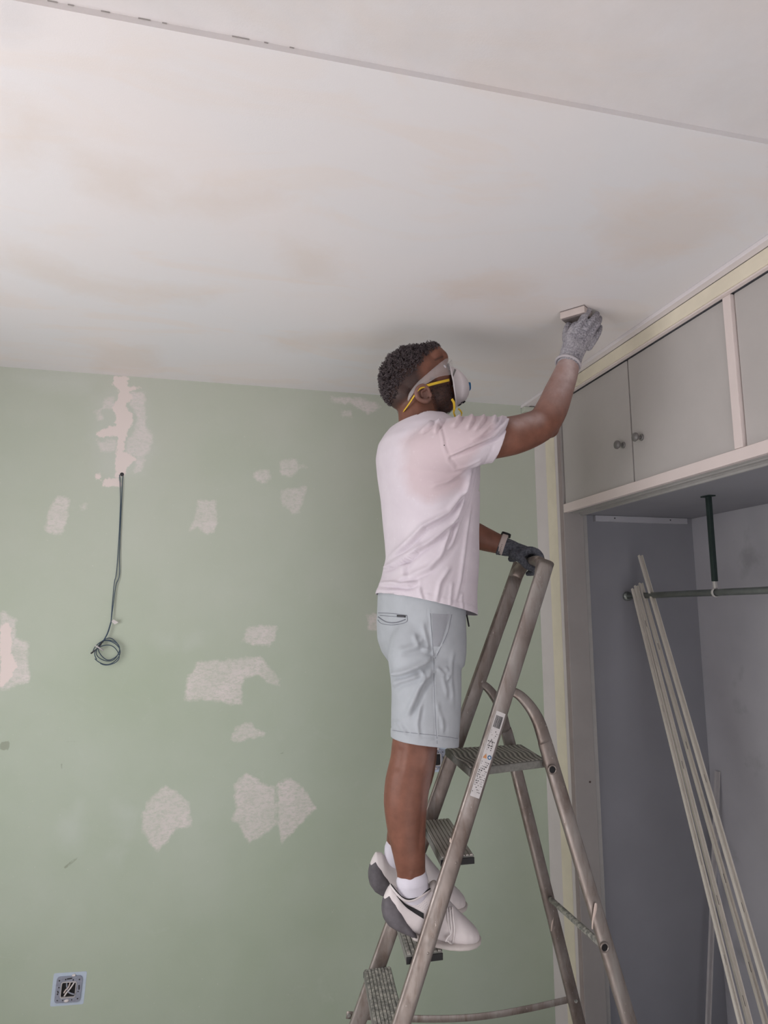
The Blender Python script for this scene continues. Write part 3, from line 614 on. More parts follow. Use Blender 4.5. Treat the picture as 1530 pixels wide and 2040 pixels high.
# strap of flat bar between front rail and rear leg on the far side
sp = [aty(690, 2022, 2.375), aty(760, 2026, 2.37), aty(850, 2030, 2.365), aty(950, 2026, 2.36), aty(1050, 2010, 2.36), aty(1146, 1988, 2.36)]
st = MB().add(tube(sp, (0.0012, 0.0115), 8, (0, 1, 0), sub=6, power=6)).make('safety_strap', 'alu', ld, smooth=True)
for p in (sp[0]+Vector((0.008, -0.003, 0)), sp[-1]+Vector((-0.008, -0.016, 0))): MB().add(tube([p, p+Vector((0, -0.004, 0))], 0.006, 12, (0, 0, 1))).make('rivet', 'tread', st)
for z in (0.605, 0.83, 1.055, 1.31):
    for off in (0.008,):
        p = rail_at(z-0.012)+Vector((off, -0.0112, 0)); MB().add(ellipsoid(p, 0.004, 0.0014, 0.004, nu=10, nv=6)).make('rivet', 'alu', fr, smooth=True)
# dried filler on the ladder
for pts, rr, par in (([(1187, 1800), (1186, 1812), (1181, 1835), (1180, 1850)], [0.004, 0.006, 0.003, 0.002], nl), ([(1242, 1990), (1243, 2015), (1246, 2040)], [0.004, 0.009, 0.008], nl)):
    P = [aty(x, y, (1.962 if par == nl else 2.33)) for x, y in pts]; MB().add(tube(P, [(q, 0.002) for q in rr], 10, (1, 0, 0), sub=3, round_caps=True)).make('filler_drip', 'paint_blob', par, smooth=True)
p = rail_at(1.085)+wide*(0.0215 if wide.x < 0 else -0.0215); MB().add(ellipsoid(p, 0.0035, 0.008, 0.016, nu=12, nv=8)).make('filler_drip', 'paint_blob', fr, smooth=True)
P = [aty(x, y, 2.333) for x, y in ((1103, 1793), (1104, 1815), (1100, 1840), (1098, 1855))]; MB().add(tube(P, [(0.002, 0.0015), (0.0035, 0.002), (0.003, 0.002), (0.002, 0.001)], 8, (1, 0, 0), sub=3)).make('filler_drip', 'paint_blob', fl, smooth=True)
# long instruction sticker on the near rail: barcode, warning signs, rows of small marks
LU = (NTp-NB).normalized(); LW = Vector((LU.z, 0, -LU.x)).normalized(); face = LU.cross(LW).normalized(); face = face if face.y < 0 else -face
def on_rail(s, t, e=0.0): return rail_at(1.17)+LU*s+LW*t+face*(0.0123+e)        # s up the rail, t across
def patch(mbx, s0, s1, t0, t1, e): mbx.add(([on_rail(s0, t0, e), on_rail(s0, t1, e), on_rail(s1, t1, e), on_rail(s1, t0, e)], [(0, 1, 2, 3)]))
S0 = (rail_at(1.17)-aty(1000, 1420, 1.955)).length; S1 = -(rail_at(1.17)-aty(948, 1590, 1.945)).length
top_s, bot_s = S0, -S1
mb = MB(); patch(mb, bot_s, top_s, -0.0155, 0.0155, 0.0); stk = mb.make('sticker', 'paper', ld, label='long white instruction sticker')
ink = MB(); Ls = top_s-bot_s
rnd = random.Random(11); t_ = -0.012
while t_ < 0.011:
    w_ = rnd.choice((0.0006, 0.001, 0.0016)); patch(ink, top_s-0.048, top_s-0.012, t_, t_+w_, 0.0006); t_ += w_+rnd.choice((0.0008, 0.0012))
for row in range(30):
    s = top_s-0.058-row*0.0062
    if 0.118 < top_s-s < 0.15: continue
    t_ = -0.013
    while t_ < 0.012:
        w_ = rnd.uniform(0.0012, 0.0045)
        if rnd.random() < (0.42 if row < 10 else 0.66): patch(ink, s-rnd.uniform(0.0012, 0.0032), s, t_, min(t_+w_, 0.0135), 0.0006)
        t_ += w_+rnd.uniform(0.001, 0.003)
ink.make('sticker_print', 'ink', stk, kind='stuff')
q = top_s-0.098
MB().add(tube([on_rail(q+0.012, -0.002, 0.0008), on_rail(q-0.006, -0.011, 0.0008), on_rail(q-0.006, 0.007, 0.0008), on_rail(q+0.012, -0.002, 0.0008)], 0.0005, 5)).make('triangle_sign', 'ink', stk)
q = top_s-0.135
mk('warning_triangle', [on_rail(q+0.008, -0.006, 0.0008), on_rail(q-0.006, -0.013, 0.0008), on_rail(q-0.006, 0.0, 0.0008)], [(0, 1, 2)], 'orange', stk)
MB().add(tube([on_rail(q, 0.0075, 0.0004), on_rail(q, 0.0075, 0.0011)], 0.0062, 20)).make('round_sign', 'blue', stk)
MB().add(tube([on_rail(q, 0.0075, 0.0006), on_rail(q, 0.0075, 0.0014)], 0.0035, 16)).make('round_sign_centre', 'paper', stk)

# ================================================================== THE MAN ON THE LADDER
man = thing('person', 'man in white t-shirt, pale shorts, goggles and dust mask sanding the ceiling from the stepladder', 'person', (0.62, 2.08, 0.83))
YC, YR, YL = 2.08, 1.93, 2.24                      # body middle, right (near) and left (far) side
def rp(px_r, P): return px_r*pxm(P)
def limb(spec, n=20, hint=(0, 1, 0), sub=4, power=2.0, flat=1.0, rc=True):
    P = [aty(q[0], q[1], q[2]) for q in spec]; R = [(rp(q[3], p)*(q[4] if len(q) > 4 else flat), rp(q[3], p)) for q, p in zip(spec, P)]
    return tube(P, R, n, hint, sub=sub, power=power, round_caps=rc)
def rotY(deg): return Matrix.Rotation(math.radians(-deg), 3, 'Y')     # tilt in the side view, up to the right is positive
def ell(px, py, y, ru, rv, lat, deg):
    c = aty(px, py, y); k = pxm(c); return ellipsoid(c, ru*k, lat, rv*k, rotY(deg), 28, 18)
B = MB()
# skull, face, jaw, neck
B.add(ell(824, 753, YC, 65, 57, 0.076, 28)).add(ell(856, 752, YC, 41, 47, 0.064, 35)).add(ell(868, 790, YC, 32, 37, 0.058, 10)).add(ell(884, 800, YC, 22, 24, 0.035, 10))
B.add(ell(800, 784, YC, 31, 34, 0.060, 20)).add(ell(876, 716, YC, 14, 19, 0.050, 30)).add(ell(858, 716, YC, 30, 26, 0.060, 35)).add(ell(898, 752, YC, 10, 17, 0.013, 20))
B.add(ell(898, 782, YC, 9, 12, 0.024, 0))
B.add(limb([(832, 800, YC, 40), (834, 835, YC, 40), (840, 870, YC, 48), (846, 910, YC, 60)], sub=3))
# trunk under the clothes
trunk = [(852, 880, 52, 0.155), (855, 930, 76, 0.165), (858, 1000, 80, 0.155), (862, 1080, 74, 0.145), (856, 1150, 72, 0.15), (844, 1220, 68, 0.140), (846, 1270, 64, 0.135)]
P = [aty(x, y, YC) for x, y, r, l in trunk]; B.add(tube(P, [(l, rp(r, p)) for (x, y, r, l), p in zip(trunk, P)], 28, (0, 1, 0), sub=4, round_caps=True))
# right arm reaching up
ARM = [(872, 893, 1.935, 40), (925, 884, 1.895, 40), (975, 876, 1.876, 40), (1020, 868, 1.865, 39), (1055, 857, 1.862, 36), (1082, 842, 1.86, 33), (1099, 815, 1.862, 31.5), (1111, 785, 1.868, 29), (1123, 755, 1.877, 25.5), (1131, 732, 1.885, 22.5), (1137, 712, 1.892, 20)]
B.add(limb(ARM, 24, sub=3)); B.add(ell(1098, 858, 1.862, 17, 14, 0.022, 40))
# left arm resting on the hoop
LARM = [(872, 895, 2.23, 42), (880, 960, 2.265, 34), (893, 1030, 2.275, 29), (918, 1052, 2.26, 27), (950, 1068, 2.24, 26), (985, 1081, 2.215, 21), (1003, 1087, 2.20, 17.5), (1010, 1089, 2.195, 15)]
B.add(limb(LARM, 20, sub=3))
# legs
LEG = [(848, 1270, 2.0, 54), (846, 1350, 1.99, 54), (836, 1430, 1.985, 49), (826, 1480, 1.985, 45), (821, 1515, 1.985, 44), (812, 1560, 1.985, 45.5), (808, 1600, 1.985, 44), (810, 1650, 1.985, 39), (815, 1700, 1.985, 32.5), (819, 1735, 1.99, 29, .8), (820, 1765, 1.995, 28.5, .72), (822, 1795, 2.0, 26, .62)]
B.add(limb(LEG, 24, sub=3, flat=0.92))
LEG2 = [(850, 1270, 2.15, 50), (845, 1350, 2.17, 48), (838, 1430, 2.19, 45), (834, 1475, 2.20, 39), (829, 1530, 2.205, 38), (815, 1580, 2.21, 37), (804, 1640, 2.215, 31), (795, 1680, 2.22, 25.5), (793, 1712, 2.22, 24, .8), (795, 1735, 2.22, 22, .65)]
B.add(limb(LEG2, 24, sub=3, flat=0.92))
V, N, Fo = fused('body', B.V, B.F, 0.0042, 5)
# calf, knee and face relief
def toxz(pts, y): return [(p.x, p.z) for p in (aty(a, b, y) for a, b in pts)]
def bump_seg(V, N, line, y, wid, amp, side=-0.2, yband=None):
    d = seg_dist(V[:, 0], V[:, 2], toxz(line, y)); g = np.exp(-(d/wid)**2)*amp
    g = g*np.clip((-N[:, 1]-side)*2.5, 0, 1)
    if yband: g = g*((V[:, 1] > yband[0]) & (V[:, 1] < yband[1]))
    return V+N*g[:, None]
V = bump_seg(V, N, [(850, 1500), (848, 1515)], 1.93, 0.016, 0.005, -0.2, (1.85, 2.08)); V = bump_seg(V, N, [(800, 1500), (796, 1530)], 1.93, 0.012, -0.004, -0.2, (1.85, 2.08))
V = bump_seg(V, N, [(822, 1750), (823, 1756)], 1.93, 0.008, 0.004, -0.2, (1.85, 2.08)); V = bump_seg(V, N, [(845, 1560), (838, 1690)], 1.93, 0.007, -0.002, -0.2, (1.85, 2.08))
body = mkarr('body', V, Fo, 'skin', man)
X, Y_, Z = V[:, 0], V[:, 1], V[:, 2]
hm = Z > aty(840, 850, YC).z
hm &= X < aty(925, 800, YC).x
beard = sdf(X, Z, toxz([(856, 752), (872, 758), (893, 752), (910, 780), (912, 826), (888, 842), (872, 842), (868, 812), (858, 795), (853, 772)], 2.02))
side = sdf(X, Z, toxz([(740, 650), (868, 650), (866, 692), (850, 708), (834, 722), (836, 745), (842, 768), (832, 772), (822, 792), (802, 806), (800, 825), (780, 830), (730, 800)], 2.02))
stub = np.maximum(np.clip((beard+0.004)/0.024, 0, 1)*0.8, np.clip((side+0.012)/0.030, 0, 1)*0.95)*hm
brow = np.exp(-(seg_dist(X, Z, toxz([(868, 716), (884, 708)], 2.02))/0.0035)**2)*0.8*hm
setattr_f(body, 'stubble', np.clip(np.maximum(stub, brow), 0, 1))
ad = seg_dist(X, Z, toxz([(1085, 825), (1120, 765), (1135, 715)], 1.87)); fore = np.clip((Z-aty(1090, 850, 1.87).z)/0.17, 0, 1)
dust = np.where((X > aty(1040, 850, 1.87).x) & (Y_ < 2.0), np.clip(1-ad/0.07, 0, 1)*fore*0.95, 0)
dust = np.maximum(dust, np.exp(-(seg_dist(X, Z, toxz([(1018, 848), (1060, 838)], 1.85))/0.022)**2)*0.55*(Y_ < 2.0)*(Z > 1.5)); dust = np.maximum(dust, 0.3*np.exp(-(seg_dist(X, Z, toxz([(858, 1500), (850, 1600)], 1.95))/0.02)**2)*(Z < 1.5))
setattr_f(body, 'dust', dust)
# ear
def ear(sgn):
    y = YC+sgn*0.074; yy = lambda d: YC+sgn*(0.074+d); K = MB()
    K.add(ell(843, 785, y, 12, 17, 0.004, -22))
    K.add(limb([(855, 781, yy(0.004), 3), (851, 772, yy(0.010), 3.6), (842, 768, yy(0.014), 4.2), (833, 773, yy(0.017), 4.4), (829, 783, yy(0.017), 4.2), (832, 792, yy(0.015), 4.2), (840, 798, yy(0.012), 4.6), (850, 800, yy(0.009), 5.2), (856, 796, yy(0.004), 4)], 10, sub=3))
    K.add(limb([(846, 776, yy(0.007), 3), (839, 781, yy(0.009), 3.2), (841, 790, yy(0.007), 3)], 8, sub=3)); K.add(ell(857, 787, yy(0.003), 4, 6, 0.006, 0))
    v, n, f = fused('ear', K.V, K.F, 0.0016, 3); e = mkarr('ear', v, f, 'skin', body); setattr_f(e, 'dust', np.full(len(v), 0.12)); return e
ear(-1); ear(1)
# eye, seen through the goggles
for s in (-1, 1): MB().add(ell(882, 733, YC+s*0.040, 7, 6.5, 0.011, 20)).make('eye', 'plug' if s > 2 else 'sock', body, smooth=True)
# hair: short sides on the skull are colour; long curls on top are real strands
def hair():
    sk = [(aty(824, 753, YC), 65, 57, 0.076, 28), (aty(856, 752, YC), 41, 47, 0.064, 35), (aty(858, 716, YC), 30, 26, 0.060, 35), (aty(800, 784, YC), 31, 34, 0.060, 20), (aty(878, 716, YC), 15, 20, 0.050, 30)]
    region = toxz([(735, 640), (880, 660), (879, 684), (866, 697), (850, 707), (838, 716), (834, 730), (826, 742), (810, 752), (795, 768), (785, 800), (730, 800)], 2.04)
    MBh = MB(); rnd = np.random.default_rng(7); base = MB(); top = aty(870, 690, YC); cnt = 0
    for ci, (c, ru, rv, lat, dg) in enumerate(sk):
        k = pxm(c); a, b = ru*k, rv*k; Rm = np.array(rotY(dg)); nS = 6000 if ci < 2 else 2200
        u = rnd.normal(size=(nS, 3)); u /= np.linalg.norm(u, axis=1)[:, None]
        loc = u*np.array([a, lat, b]); nl_ = u/np.array([a, lat, b]); nl_ /= np.linalg.norm(nl_, axis=1)[:, None]
        Pw = loc @ Rm.T+np.array(c); Nw = nl_ @ Rm.T; keep = np.ones(nS, bool)
        for cj, (c2, ru2, rv2, lat2, dg2) in enumerate(sk):
            if cj == ci: continue
            q = (Pw-np.array(c2)) @ np.array(rotY(dg2)); keep &= ((q/np.array([ru2*pxm(c2), lat2, rv2*pxm(c2)]))**2).sum(1) > 0.93
        sd = sdf(Pw[:, 0], Pw[:, 2], region); keep &= sd > -0.002
        for p, n_, s in zip(Pw[keep], Nw[keep], sd[keep]):
            p = Vector(p); n_ = Vector(n_); fade = min(1.0, (s+0.004)/0.03); cl_ = mnoise.noise(p*95); Lc = 0.0045+(0.0125+0.009*cl_)*fade; n_ = (n_+Vector((mnoise.noise(p*80), mnoise.noise(p*80+Vector((9, 0, 0))), mnoise.noise(p*80+Vector((0, 9, 0)))))*0.9*fade).normalized()
            t1 = n_.cross(Vector(rnd.normal(size=3))).normalized(); t2 = n_.cross(t1); r_ = 0.0026+0.0024*rnd.random(); ph = rnd.random()*6.28; tw = rnd.uniform(5, 9)*fade
            pts = []
            for j in range(6):
                q = j/5; pts.append(p-n_*0.001+n_*Lc*q+(t1*math.cos(ph+tw*q)+t2*math.sin(ph+tw*q))*r_*min(1, q*2.5))
            MBh.add(tube(pts, [(0.0011, 0.0011)]*5+[(0.0005, 0.0005)], 4, tuple(t1+Vector((0.01, 0.02, 0)))))
    h = MBh.make('curly_hair', 'hair', body, smooth=True, kind='stuff')
hair()
# beard: short dense strands
def beard_hair():
    rnd = np.random.default_rng(3); vv = V; b = np.where((beard > -0.001) & hm)[0]; sel = rnd.choice(b, size=min(3200, len(b)*2)); mbb = MB()
    for i in sel:
        p = Vector(vv[i])+Vector(rnd.normal(size=3)*0.001); n_ = Vector(N[i]); t1 = n_.cross(Vector(rnd.normal(size=3))).normalized()
        mbb.add(tube([p-n_*0.001, p+n_*0.0025+t1*0.0008, p+n_*0.0032+t1*0.003], [0.0005, 0.0004, 0.0002], 3, tuple(t1)))
    mbb.make('beard', 'hair', body, smooth=True, kind='stuff')
beard_hair()

# ------------------------------------------------------------------ clothes
PHI = math.radians(13)                              # he is turned a little away from the camera
def torso_rows(rows, y=YC, n=56, power=2.35, phi=PHI):
    V = []; Fc = []
    dense = []
    for i in range(len(rows)-1):
        for k in range(4):
            t = k/4; t2 = t*t*(3-2*t)*0.3+t*0.7; dense.append(tuple(rows[i][j]*(1-t2)+rows[i+1][j]*t2 for j in range(4)))
    dense.append(rows[-1]); f_ = Vector((math.cos(phi), math.sin(phi), 0)); s_ = Vector((-math.sin(phi), math.cos(phi), 0))
    for py, xa, xb, b in dense:
        A_ = aty(xa, py, y); B_ = aty(xb, py, y); c = (A_+B_)/2; h = (B_-A_).length/2; a = math.sqrt(max(h*h-(b*math.sin(phi))**2, 1e-5))/math.cos(phi)
        for k in range(n):
            th = 2*math.pi*k/n; cc, ss = math.cos(th), math.sin(th); cc = math.copysign(abs(cc)**(2/power), cc); ss = math.copysign(abs(ss)**(2/power), ss)
            V.append(c+f_*a*cc+s_*b*ss)
    m = len(dense)
    for i in range(m-1):
        for k in range(n): Fc.append((i*n+k, i*n+(k+1) % n, (i+1)*n+(k+1) % n, (i+1)*n+k))
    Fc.append(tuple(range(n-1, -1, -1))); Fc.append(tuple((m-1)*n+k for k in range(n))); return V, Fc
S = MB()
S.add(torso_rows([(1275, 754, 938, 0.172), (1225, 753, 938, 0.170), (1180, 756, 938, 0.166), (1150, 768, 939, 0.163), (1110, 777, 940, 0.162), (1060, 773, 940, 0.166), (1000, 767, 941, 0.176), (950, 761, 940, 0.184), (910, 758, 937, 0.189), (882, 763, 930, 0.186), (862, 774, 908, 0.168), (846, 786, 892, 0.135), (833, 797, 882, 0.098), (822, 803, 878, 0.072)]))
SL = [(858, 905, 1.965, 60), (885, 892, 1.925, 58), (925, 882, 1.890, 53), (965, 877, 1.876, 47.5), (993, 877, 1.870, 45.5), (1030, 872, 1.866, 45)]
S.add(limb(SL, 30, sub=4, rc=True))
SL2 = [(862, 890, 2.20, 50), (874, 930, 2.25, 46), (884, 985, 2.268, 42), (890, 1020, 2.270, 41)]
S.add(limb(SL2, 24, sub=4, rc=True))
hemA, hemB = aty(753, 1181, YC), aty(951, 1229, YC); hn = Vector(((hemB.z-hemA.z), 0, -(hemB.x-hemA.x))).normalized()
if hn.z > 0: hn = -hn
slA = aty(1004, 833, 1.868); slB = aty(981, 922, 1.872); sn = Vector((-(slB.z-slA.z), 0, slB.x-slA.x)).normalized(); sn = sn if sn.x > 0 else -sn; sn = (sn+Vector((0, -0.10, 0))).normalized()
nkA, nkB = aty(797, 846, YC), aty(884, 834, YC); nn = Vector((-(nkB.z-nkA.z), 0, nkB.x-nkA.x)).normalized(); nn = nn if nn.z > 0 else -nn
V, N, Fo = fused('shirt', S.V, S.F, 0.0048, 10)
def fold(V, N, line, y, wid, amp, near=True, taper=True):
    pts = toxz(line, y); d = seg_dist(V[:, 0], V[:, 2], pts); g = np.exp(-(d/wid)**2)
    if taper:
        a = np.array(pts[0]); b = np.array(pts[-1]); e = b-a; t = ((V[:, 0]-a[0])*e[0]+(V[:, 2]-a[1])*e[1])/(e@e); g = g*np.clip(np.sin(np.clip(t*0.9+0.05, 0, 1)*math.pi)*1.8, 0, 1)
    m = np.clip((-N[:, 1] if near else N[:, 1])*2.2+0.35, 0, 1); return V+N*(g*amp*m)[:, None]
def wrinkle(V, N, line, y, wid, amp, **k):
    V = fold(V, N, line, y, wid, amp, **k); off = [(x+3.0*wid/0.006, py+4.0*wid/0.006) for x, py in line]; return fold(V, N, off, y, wid*0.9, -amp*0.8, **k)
YN = 1.90
for line, wd_, am in [
    ([(1000, 845), (960, 885), (905, 908), (885, 915)], 0.0055, 0.008), ([(990, 838), (955, 872), (920, 890)], 0.005, 0.004), ([(975, 836), (960, 860), (935, 880)], 0.0045, 0.005), ([(955, 833), (945, 850), (925, 872)], 0.0045, 0.004),
    ([(932, 831), (925, 848), (912, 868)], 0.005, 0.004), ([(912, 830), (900, 848), (888, 860)], 0.005, 0.004), ([(880, 834), (866, 850), (858, 868)], 0.005, 0.005), ([(862, 836), (852, 848), (838, 862)], 0.005, 0.004),
    ([(946, 930), (930, 975), (895, 1020), (850, 1045), (800, 1110)], 0.008, 0.008), ([(944, 940), (925, 1000), (898, 1060), (880, 1110)], 0.007, 0.006), ([(925, 938), (890, 960), (860, 968)], 0.007, 0.004),
    ([(940, 965), (915, 1030), (865, 1075), (800, 1120), (780, 1128)], 0.008, 0.007), ([(935, 1000), (905, 1080), (860, 1130), (800, 1160)], 0.009, 0.005), ([(945, 1010), (935, 1080), (925, 1150), (915, 1190)], 0.008, 0.005),
    ([(775, 1125), (800, 1122), (840, 1100)], 0.006, 0.006), ([(768, 1148), (790, 1158), (815, 1165), (835, 1160)], 0.007, 0.008), ([(765, 1168), (790, 1176), (810, 1178)], 0.006, 0.005), ([(900, 1130), (880, 1160), (872, 1200)], 0.007, 0.004),
    ([(845, 1080), (820, 1120), (815, 1150)], 0.008, 0.004), ([(925, 1180), (930, 1215)], 0.006, 0.004), ([(905, 1160), (900, 1210)], 0.006, 0.003), ([(840, 1170), (850, 1205)], 0.006, 0.003)]:
    V = wrinkle(V, N, line, YN, wd_, am*1.85)
# seams: sleeve head, shoulder
V = fold(V, N, [(868, 838), (867, 870), (872, 900), (884, 925), (902, 938), (925, 932), (943, 924)], YN, 0.0028, 0.0026, taper=False); V = fold(V, N, [(872, 838), (871, 870), (876, 898), (888, 921), (904, 933)], YN, 0.0025, -0.0022, taper=False)
V = fold(V, N, [(845, 1150), (838, 1185), (833, 1212)], YN, 0.0022, 0.0014, taper=False)
ns = np.array([mnoise.noise(Vector(p)*7.0) for p in V]); V = V+N*(ns*0.0035)[:, None]
# hem bands
hd = (V-np.array(hemA)) @ np.array(-hn); V = V+N*(np.exp(-((hd-0.022)/0.0018)**2)*-0.0014+(hd < 0.020)*0.0008)[:, None]
sd_ = (np.array(slA)-V) @ np.array(sn); nearm = (V[:, 0] > aty(930, 880, 1.87).x) & (V[:, 1] < 2.02)
V = V+N*(np.exp(-((sd_-0.026)/0.002)**2)*-0.0016*nearm)[:, None]
me = bpy.data.meshes.new('shirt'); me.from_pydata(V.tolist(), [], Fo); bm = bmesh.new(); bm.from_mesh(me)
def cutp(bm, p, n_, sel=None):
    g = [f for f in bm.faces if sel is None or sel(f.calc_center_median())]; vs = {v for f in g for v in f.verts}; es = {e for f in g for e in f.edges}
    bmesh.ops.bisect_plane(bm, geom=list(vs)+list(es)+g, plane_co=p, plane_no=n_, clear_outer=True)
cutp(bm, hemA, hn); cutp(bm, slA, sn, lambda c: c.x > slB.x-0.035 and c.z > 2.14 and c.y < 2.03); cutp(bm, nkA, nn, lambda c: c.z > aty(840, 862, YC).z and abs(c.y-YC) < 0.11)
cutp(bm, aty(889, 1000, 2.27), Vector((0.1, 0, -1)), lambda c: c.y > 2.215 and (Vector(c)-aty(890, 1022, 2.27)).length < 0.07)
me2 = bpy.data.meshes.new('tshirt'); off = Vector(ORG['person'])
Vs = np.array([v.co[:] for v in bm.verts])
for v in bm.verts: v.co -= off
bm.to_mesh(me2); bm.free(); me2.polygons.foreach_set('use_smooth', [True]*len(me2.polygons)); me2.materials.append(MAT['shirt'])
shirt = bpy.data.objects.new('tshirt', me2); link(shirt, man); so = shirt.modifiers.new('thickness', 'SOLIDIFY'); so.thickness = 0.0022; so.offset = -1
damp = sdf(Vs[:, 0], Vs[:, 2], toxz([(812, 868), (835, 850), (868, 845), (900, 832), (960, 835), (965, 870), (935, 905), (925, 932), (925, 965), (890, 990), (855, 998), (825, 975), (812, 930)], YN)); damp = np.where(Vs[:, 1] < 2.03, damp, -0.1)
setattr_f(shirt, 'damp', np.clip(damp, -0.1, 0.1))
# neck ribbing
rb = [aty(796+ (885-796)*(0.5-0.5*math.cos(q)), 845-11*(0.5-0.5*math.cos(q)), YC+0.075*math.sin(q)*-1) for q in np.linspace(0, 2*math.pi, 41)]
MB().add(tube(rb, (0.008, 0.002), 10, tuple(nn))).make('collar', 'shirt', shirt, smooth=True)

# shorts
S = MB()
S.add(torso_rows([(1150, 768, 928, 0.160), (1185, 760, 916, 0.160), (1235, 759, 914, 0.168), (1275, 763, 913, 0.172), (1300, 772, 911, 0.170), (1325, 788, 908, 0.155)], n=56, power=2.25))
def legtube(y, rows, b):
    P = [aty((xa+xb)/2, py, y) for py, xa, xb in rows]; bs = [b*f_ for f_ in (0.60, 0.74, 0.88, 0.97, 1.0, 1.0, 1.0, 1.0)][:len(rows)]
    return tube(P, [(bb, (xb-xa)/2*pxm(p)) for (py, xa, xb), p, bb in zip(rows, P, bs)], 36, (0, 1, 0), sub=4, power=2.5, round_caps=True)
S.add(legtube(1.992, [(1235, 800, 895), (1265, 782, 908), (1300, 772, 915), (1340, 777, 918), (1380, 781, 917), (1430, 781, 915), (1475, 780, 913), (1530, 781, 911)], 0.090))
S.add(legtube(2.172, [(1235, 800, 895), (1265, 785, 908), (1300, 778, 914), (1340, 783, 912), (1400, 787, 908), (1470, 787, 904), (1530, 787, 902)], 0.088))
V, N, Fo = fused('shorts', S.V, S.F, 0.0045, 8)
YN = 1.91
for line, wd_, am in [([(800, 1300), (828, 1290), (850, 1270)], 0.010, 0.004), ([(783, 1350), (805, 1342), (845, 1322), (862, 1310)], 0.009, 0.008), ([(790, 1375), (800, 1360), (835, 1345)], 0.008, 0.005), ([(862, 1335), (835, 1370), (815, 1425)], 0.009, 0.007),
    ([(840, 1335), (846, 1348), (838, 1362)], 0.005, 0.005), ([(870, 1330), (882, 1345), (892, 1385)], 0.006, 0.006), ([(888, 1330), (896, 1345), (890, 1356)], 0.005, 0.004), ([(868, 1400), (880, 1430), (884, 1455)], 0.007, 0.004), ([(828, 1265), (838, 1290), (855, 1300)], 0.007, 0.005),
    ([(845, 1240), (852, 1270), (856, 1300)], 0.007, 0.004), ([(800, 1440), (812, 1460)], 0.007, 0.004), ([(838, 1400), (832, 1440), (835, 1465)], 0.006, 0.003), ([(905, 1300), (900, 1350), (904, 1400)], 0.008, 0.003), ([(757, 1290), (775, 1320), (790, 1345)], 0.008, 0.005)]:
    V = wrinkle(V, N, line, YN, wd_, am*1.85)
for line in ([(857, 1215), (860, 1260), (864, 1310), (865, 1360), (867, 1420), (871, 1484)], [(899, 1222), (893, 1255), (880, 1285), (867, 1312)]):
    V = fold(V, N, line, YN, 0.002, 0.0018, taper=False); V = fold(V, N, [(x-3, y) for x, y in line], YN, 0.002, -0.002, taper=False)
ns = np.array([mnoise.noise(Vector(p)*9.0+Vector((5, 0, 0))) for p in V]); V = V+N*(ns*0.003)[:, None]
hA, hB = aty(780, 1471, 1.985), aty(913, 1484, 1.985); hn2 = Vector((hB.z-hA.z, 0, -(hB.x-hA.x))).normalized(); hn2 = hn2 if hn2.z < 0 else -hn2
hd = (V-np.array(hA)) @ np.array(-hn2); V = V+N*(np.exp(-((hd-0.026)/0.0017)**2)*-0.0018+(hd < 0.024)*0.0012)[:, None]
me = bpy.data.meshes.new('shorts'); me.from_pydata((V-np.array(off)).tolist(), [], Fo); bm = bmesh.new(); bm.from_mesh(me)
cutp(bm, hA-off, hn2); cutp(bm, aty(840, 1175, YC)-off, Vector((0, 0, 1))); bm.to_mesh(me); bm.free()
me.polygons.foreach_set('use_smooth', [True]*len(me.polygons)); me.materials.append(MAT['shorts'])
shorts = bpy.data.objects.new('shorts', me); link(shorts, man); so = shorts.modifiers.new('thickness', 'SOLIDIFY'); so.thickness = 0.0025; so.offset = -1
# pieces laid on the cloth: found by casting towards it from the near side
from mathutils.bvhtree import BVHTree
def bvh(obj):
    dg = bpy.context.evaluated_depsgraph_get(); return BVHTree.FromPolygons([v.co+ORG[obj.name] for v in obj.data.vertices], [p.vertices[:] for p in obj.data.polygons])
def on(tree, px, py, lift=0.001, y0=1.6):
    d = Vector(ray(px, py)).normalized(); h = tree.ray_cast(Vector(cam_pos), d); 
    return (h[0]+h[1]*(-lift if h[1].dot(d) > 0 else lift), h[1]) if h[0] is not None else (aty(px, py, 1.9), Vector((0, -1, 0)))
tS = bvh(shorts)
def cord(tree, pts, r, name, mat, parent, sub=4, lift=0.0008, n=6):
    q, _ = resample([Vector((x, y, 0)) for x, y in pts], [(1, 1)]*len(pts), sub); P = [on(tree, v.x, v.y, lift)[0] for v in q]
    return MB().add(tube(P, r, n, (0, 1, 0.1))).make(name, mat, parent, smooth=True)
cord(tS, [(754, 1221), (780, 1222), (811, 1226)], 0.0009, 'pocket_welt', 'stitch', shorts); cord(tS, [(811, 1226), (811, 1238), (798, 1243), (778, 1245), (760, 1242), (753, 1235)], 0.0008, 'pocket_stitch', 'stitch', shorts)
cord(tS, [(754, 1229), (770, 1239), (790, 1240), (808, 1234)], 0.0016, 'pocket_opening', 'stitch', shorts)
cord(tS, [(757, 1226), (783, 1228), (806, 1229)], 0.0008, 'pocket_opening', 'stitch', shorts)
def flap(tree, quad, name, mat, parent, lift=0.0012, nu=8, nv=4, label=None):
    V = []; 
    for j in range(nv+1):
        for i in range(nu+1):
            u, v = i/nu, j/nv; x = (quad[0][0]*(1-u)+quad[1][0]*u)*(1-v)+(quad[3][0]*(1-u)+quad[2][0]*u)*v; y = (quad[0][1]*(1-u)+quad[1][1]*u)*(1-v)+(quad[3][1]*(1-u)+quad[2][1]*u)*v; V.append(on(tree, x, y, lift)[0])
    Fc = [(j*(nu+1)+i, j*(nu+1)+i+1, (j+1)*(nu+1)+i+1, (j+1)*(nu+1)+i) for j in range(nv) for i in range(nu)]
    return mk(name, V, Fc, mat, parent, smooth=True, label=label)
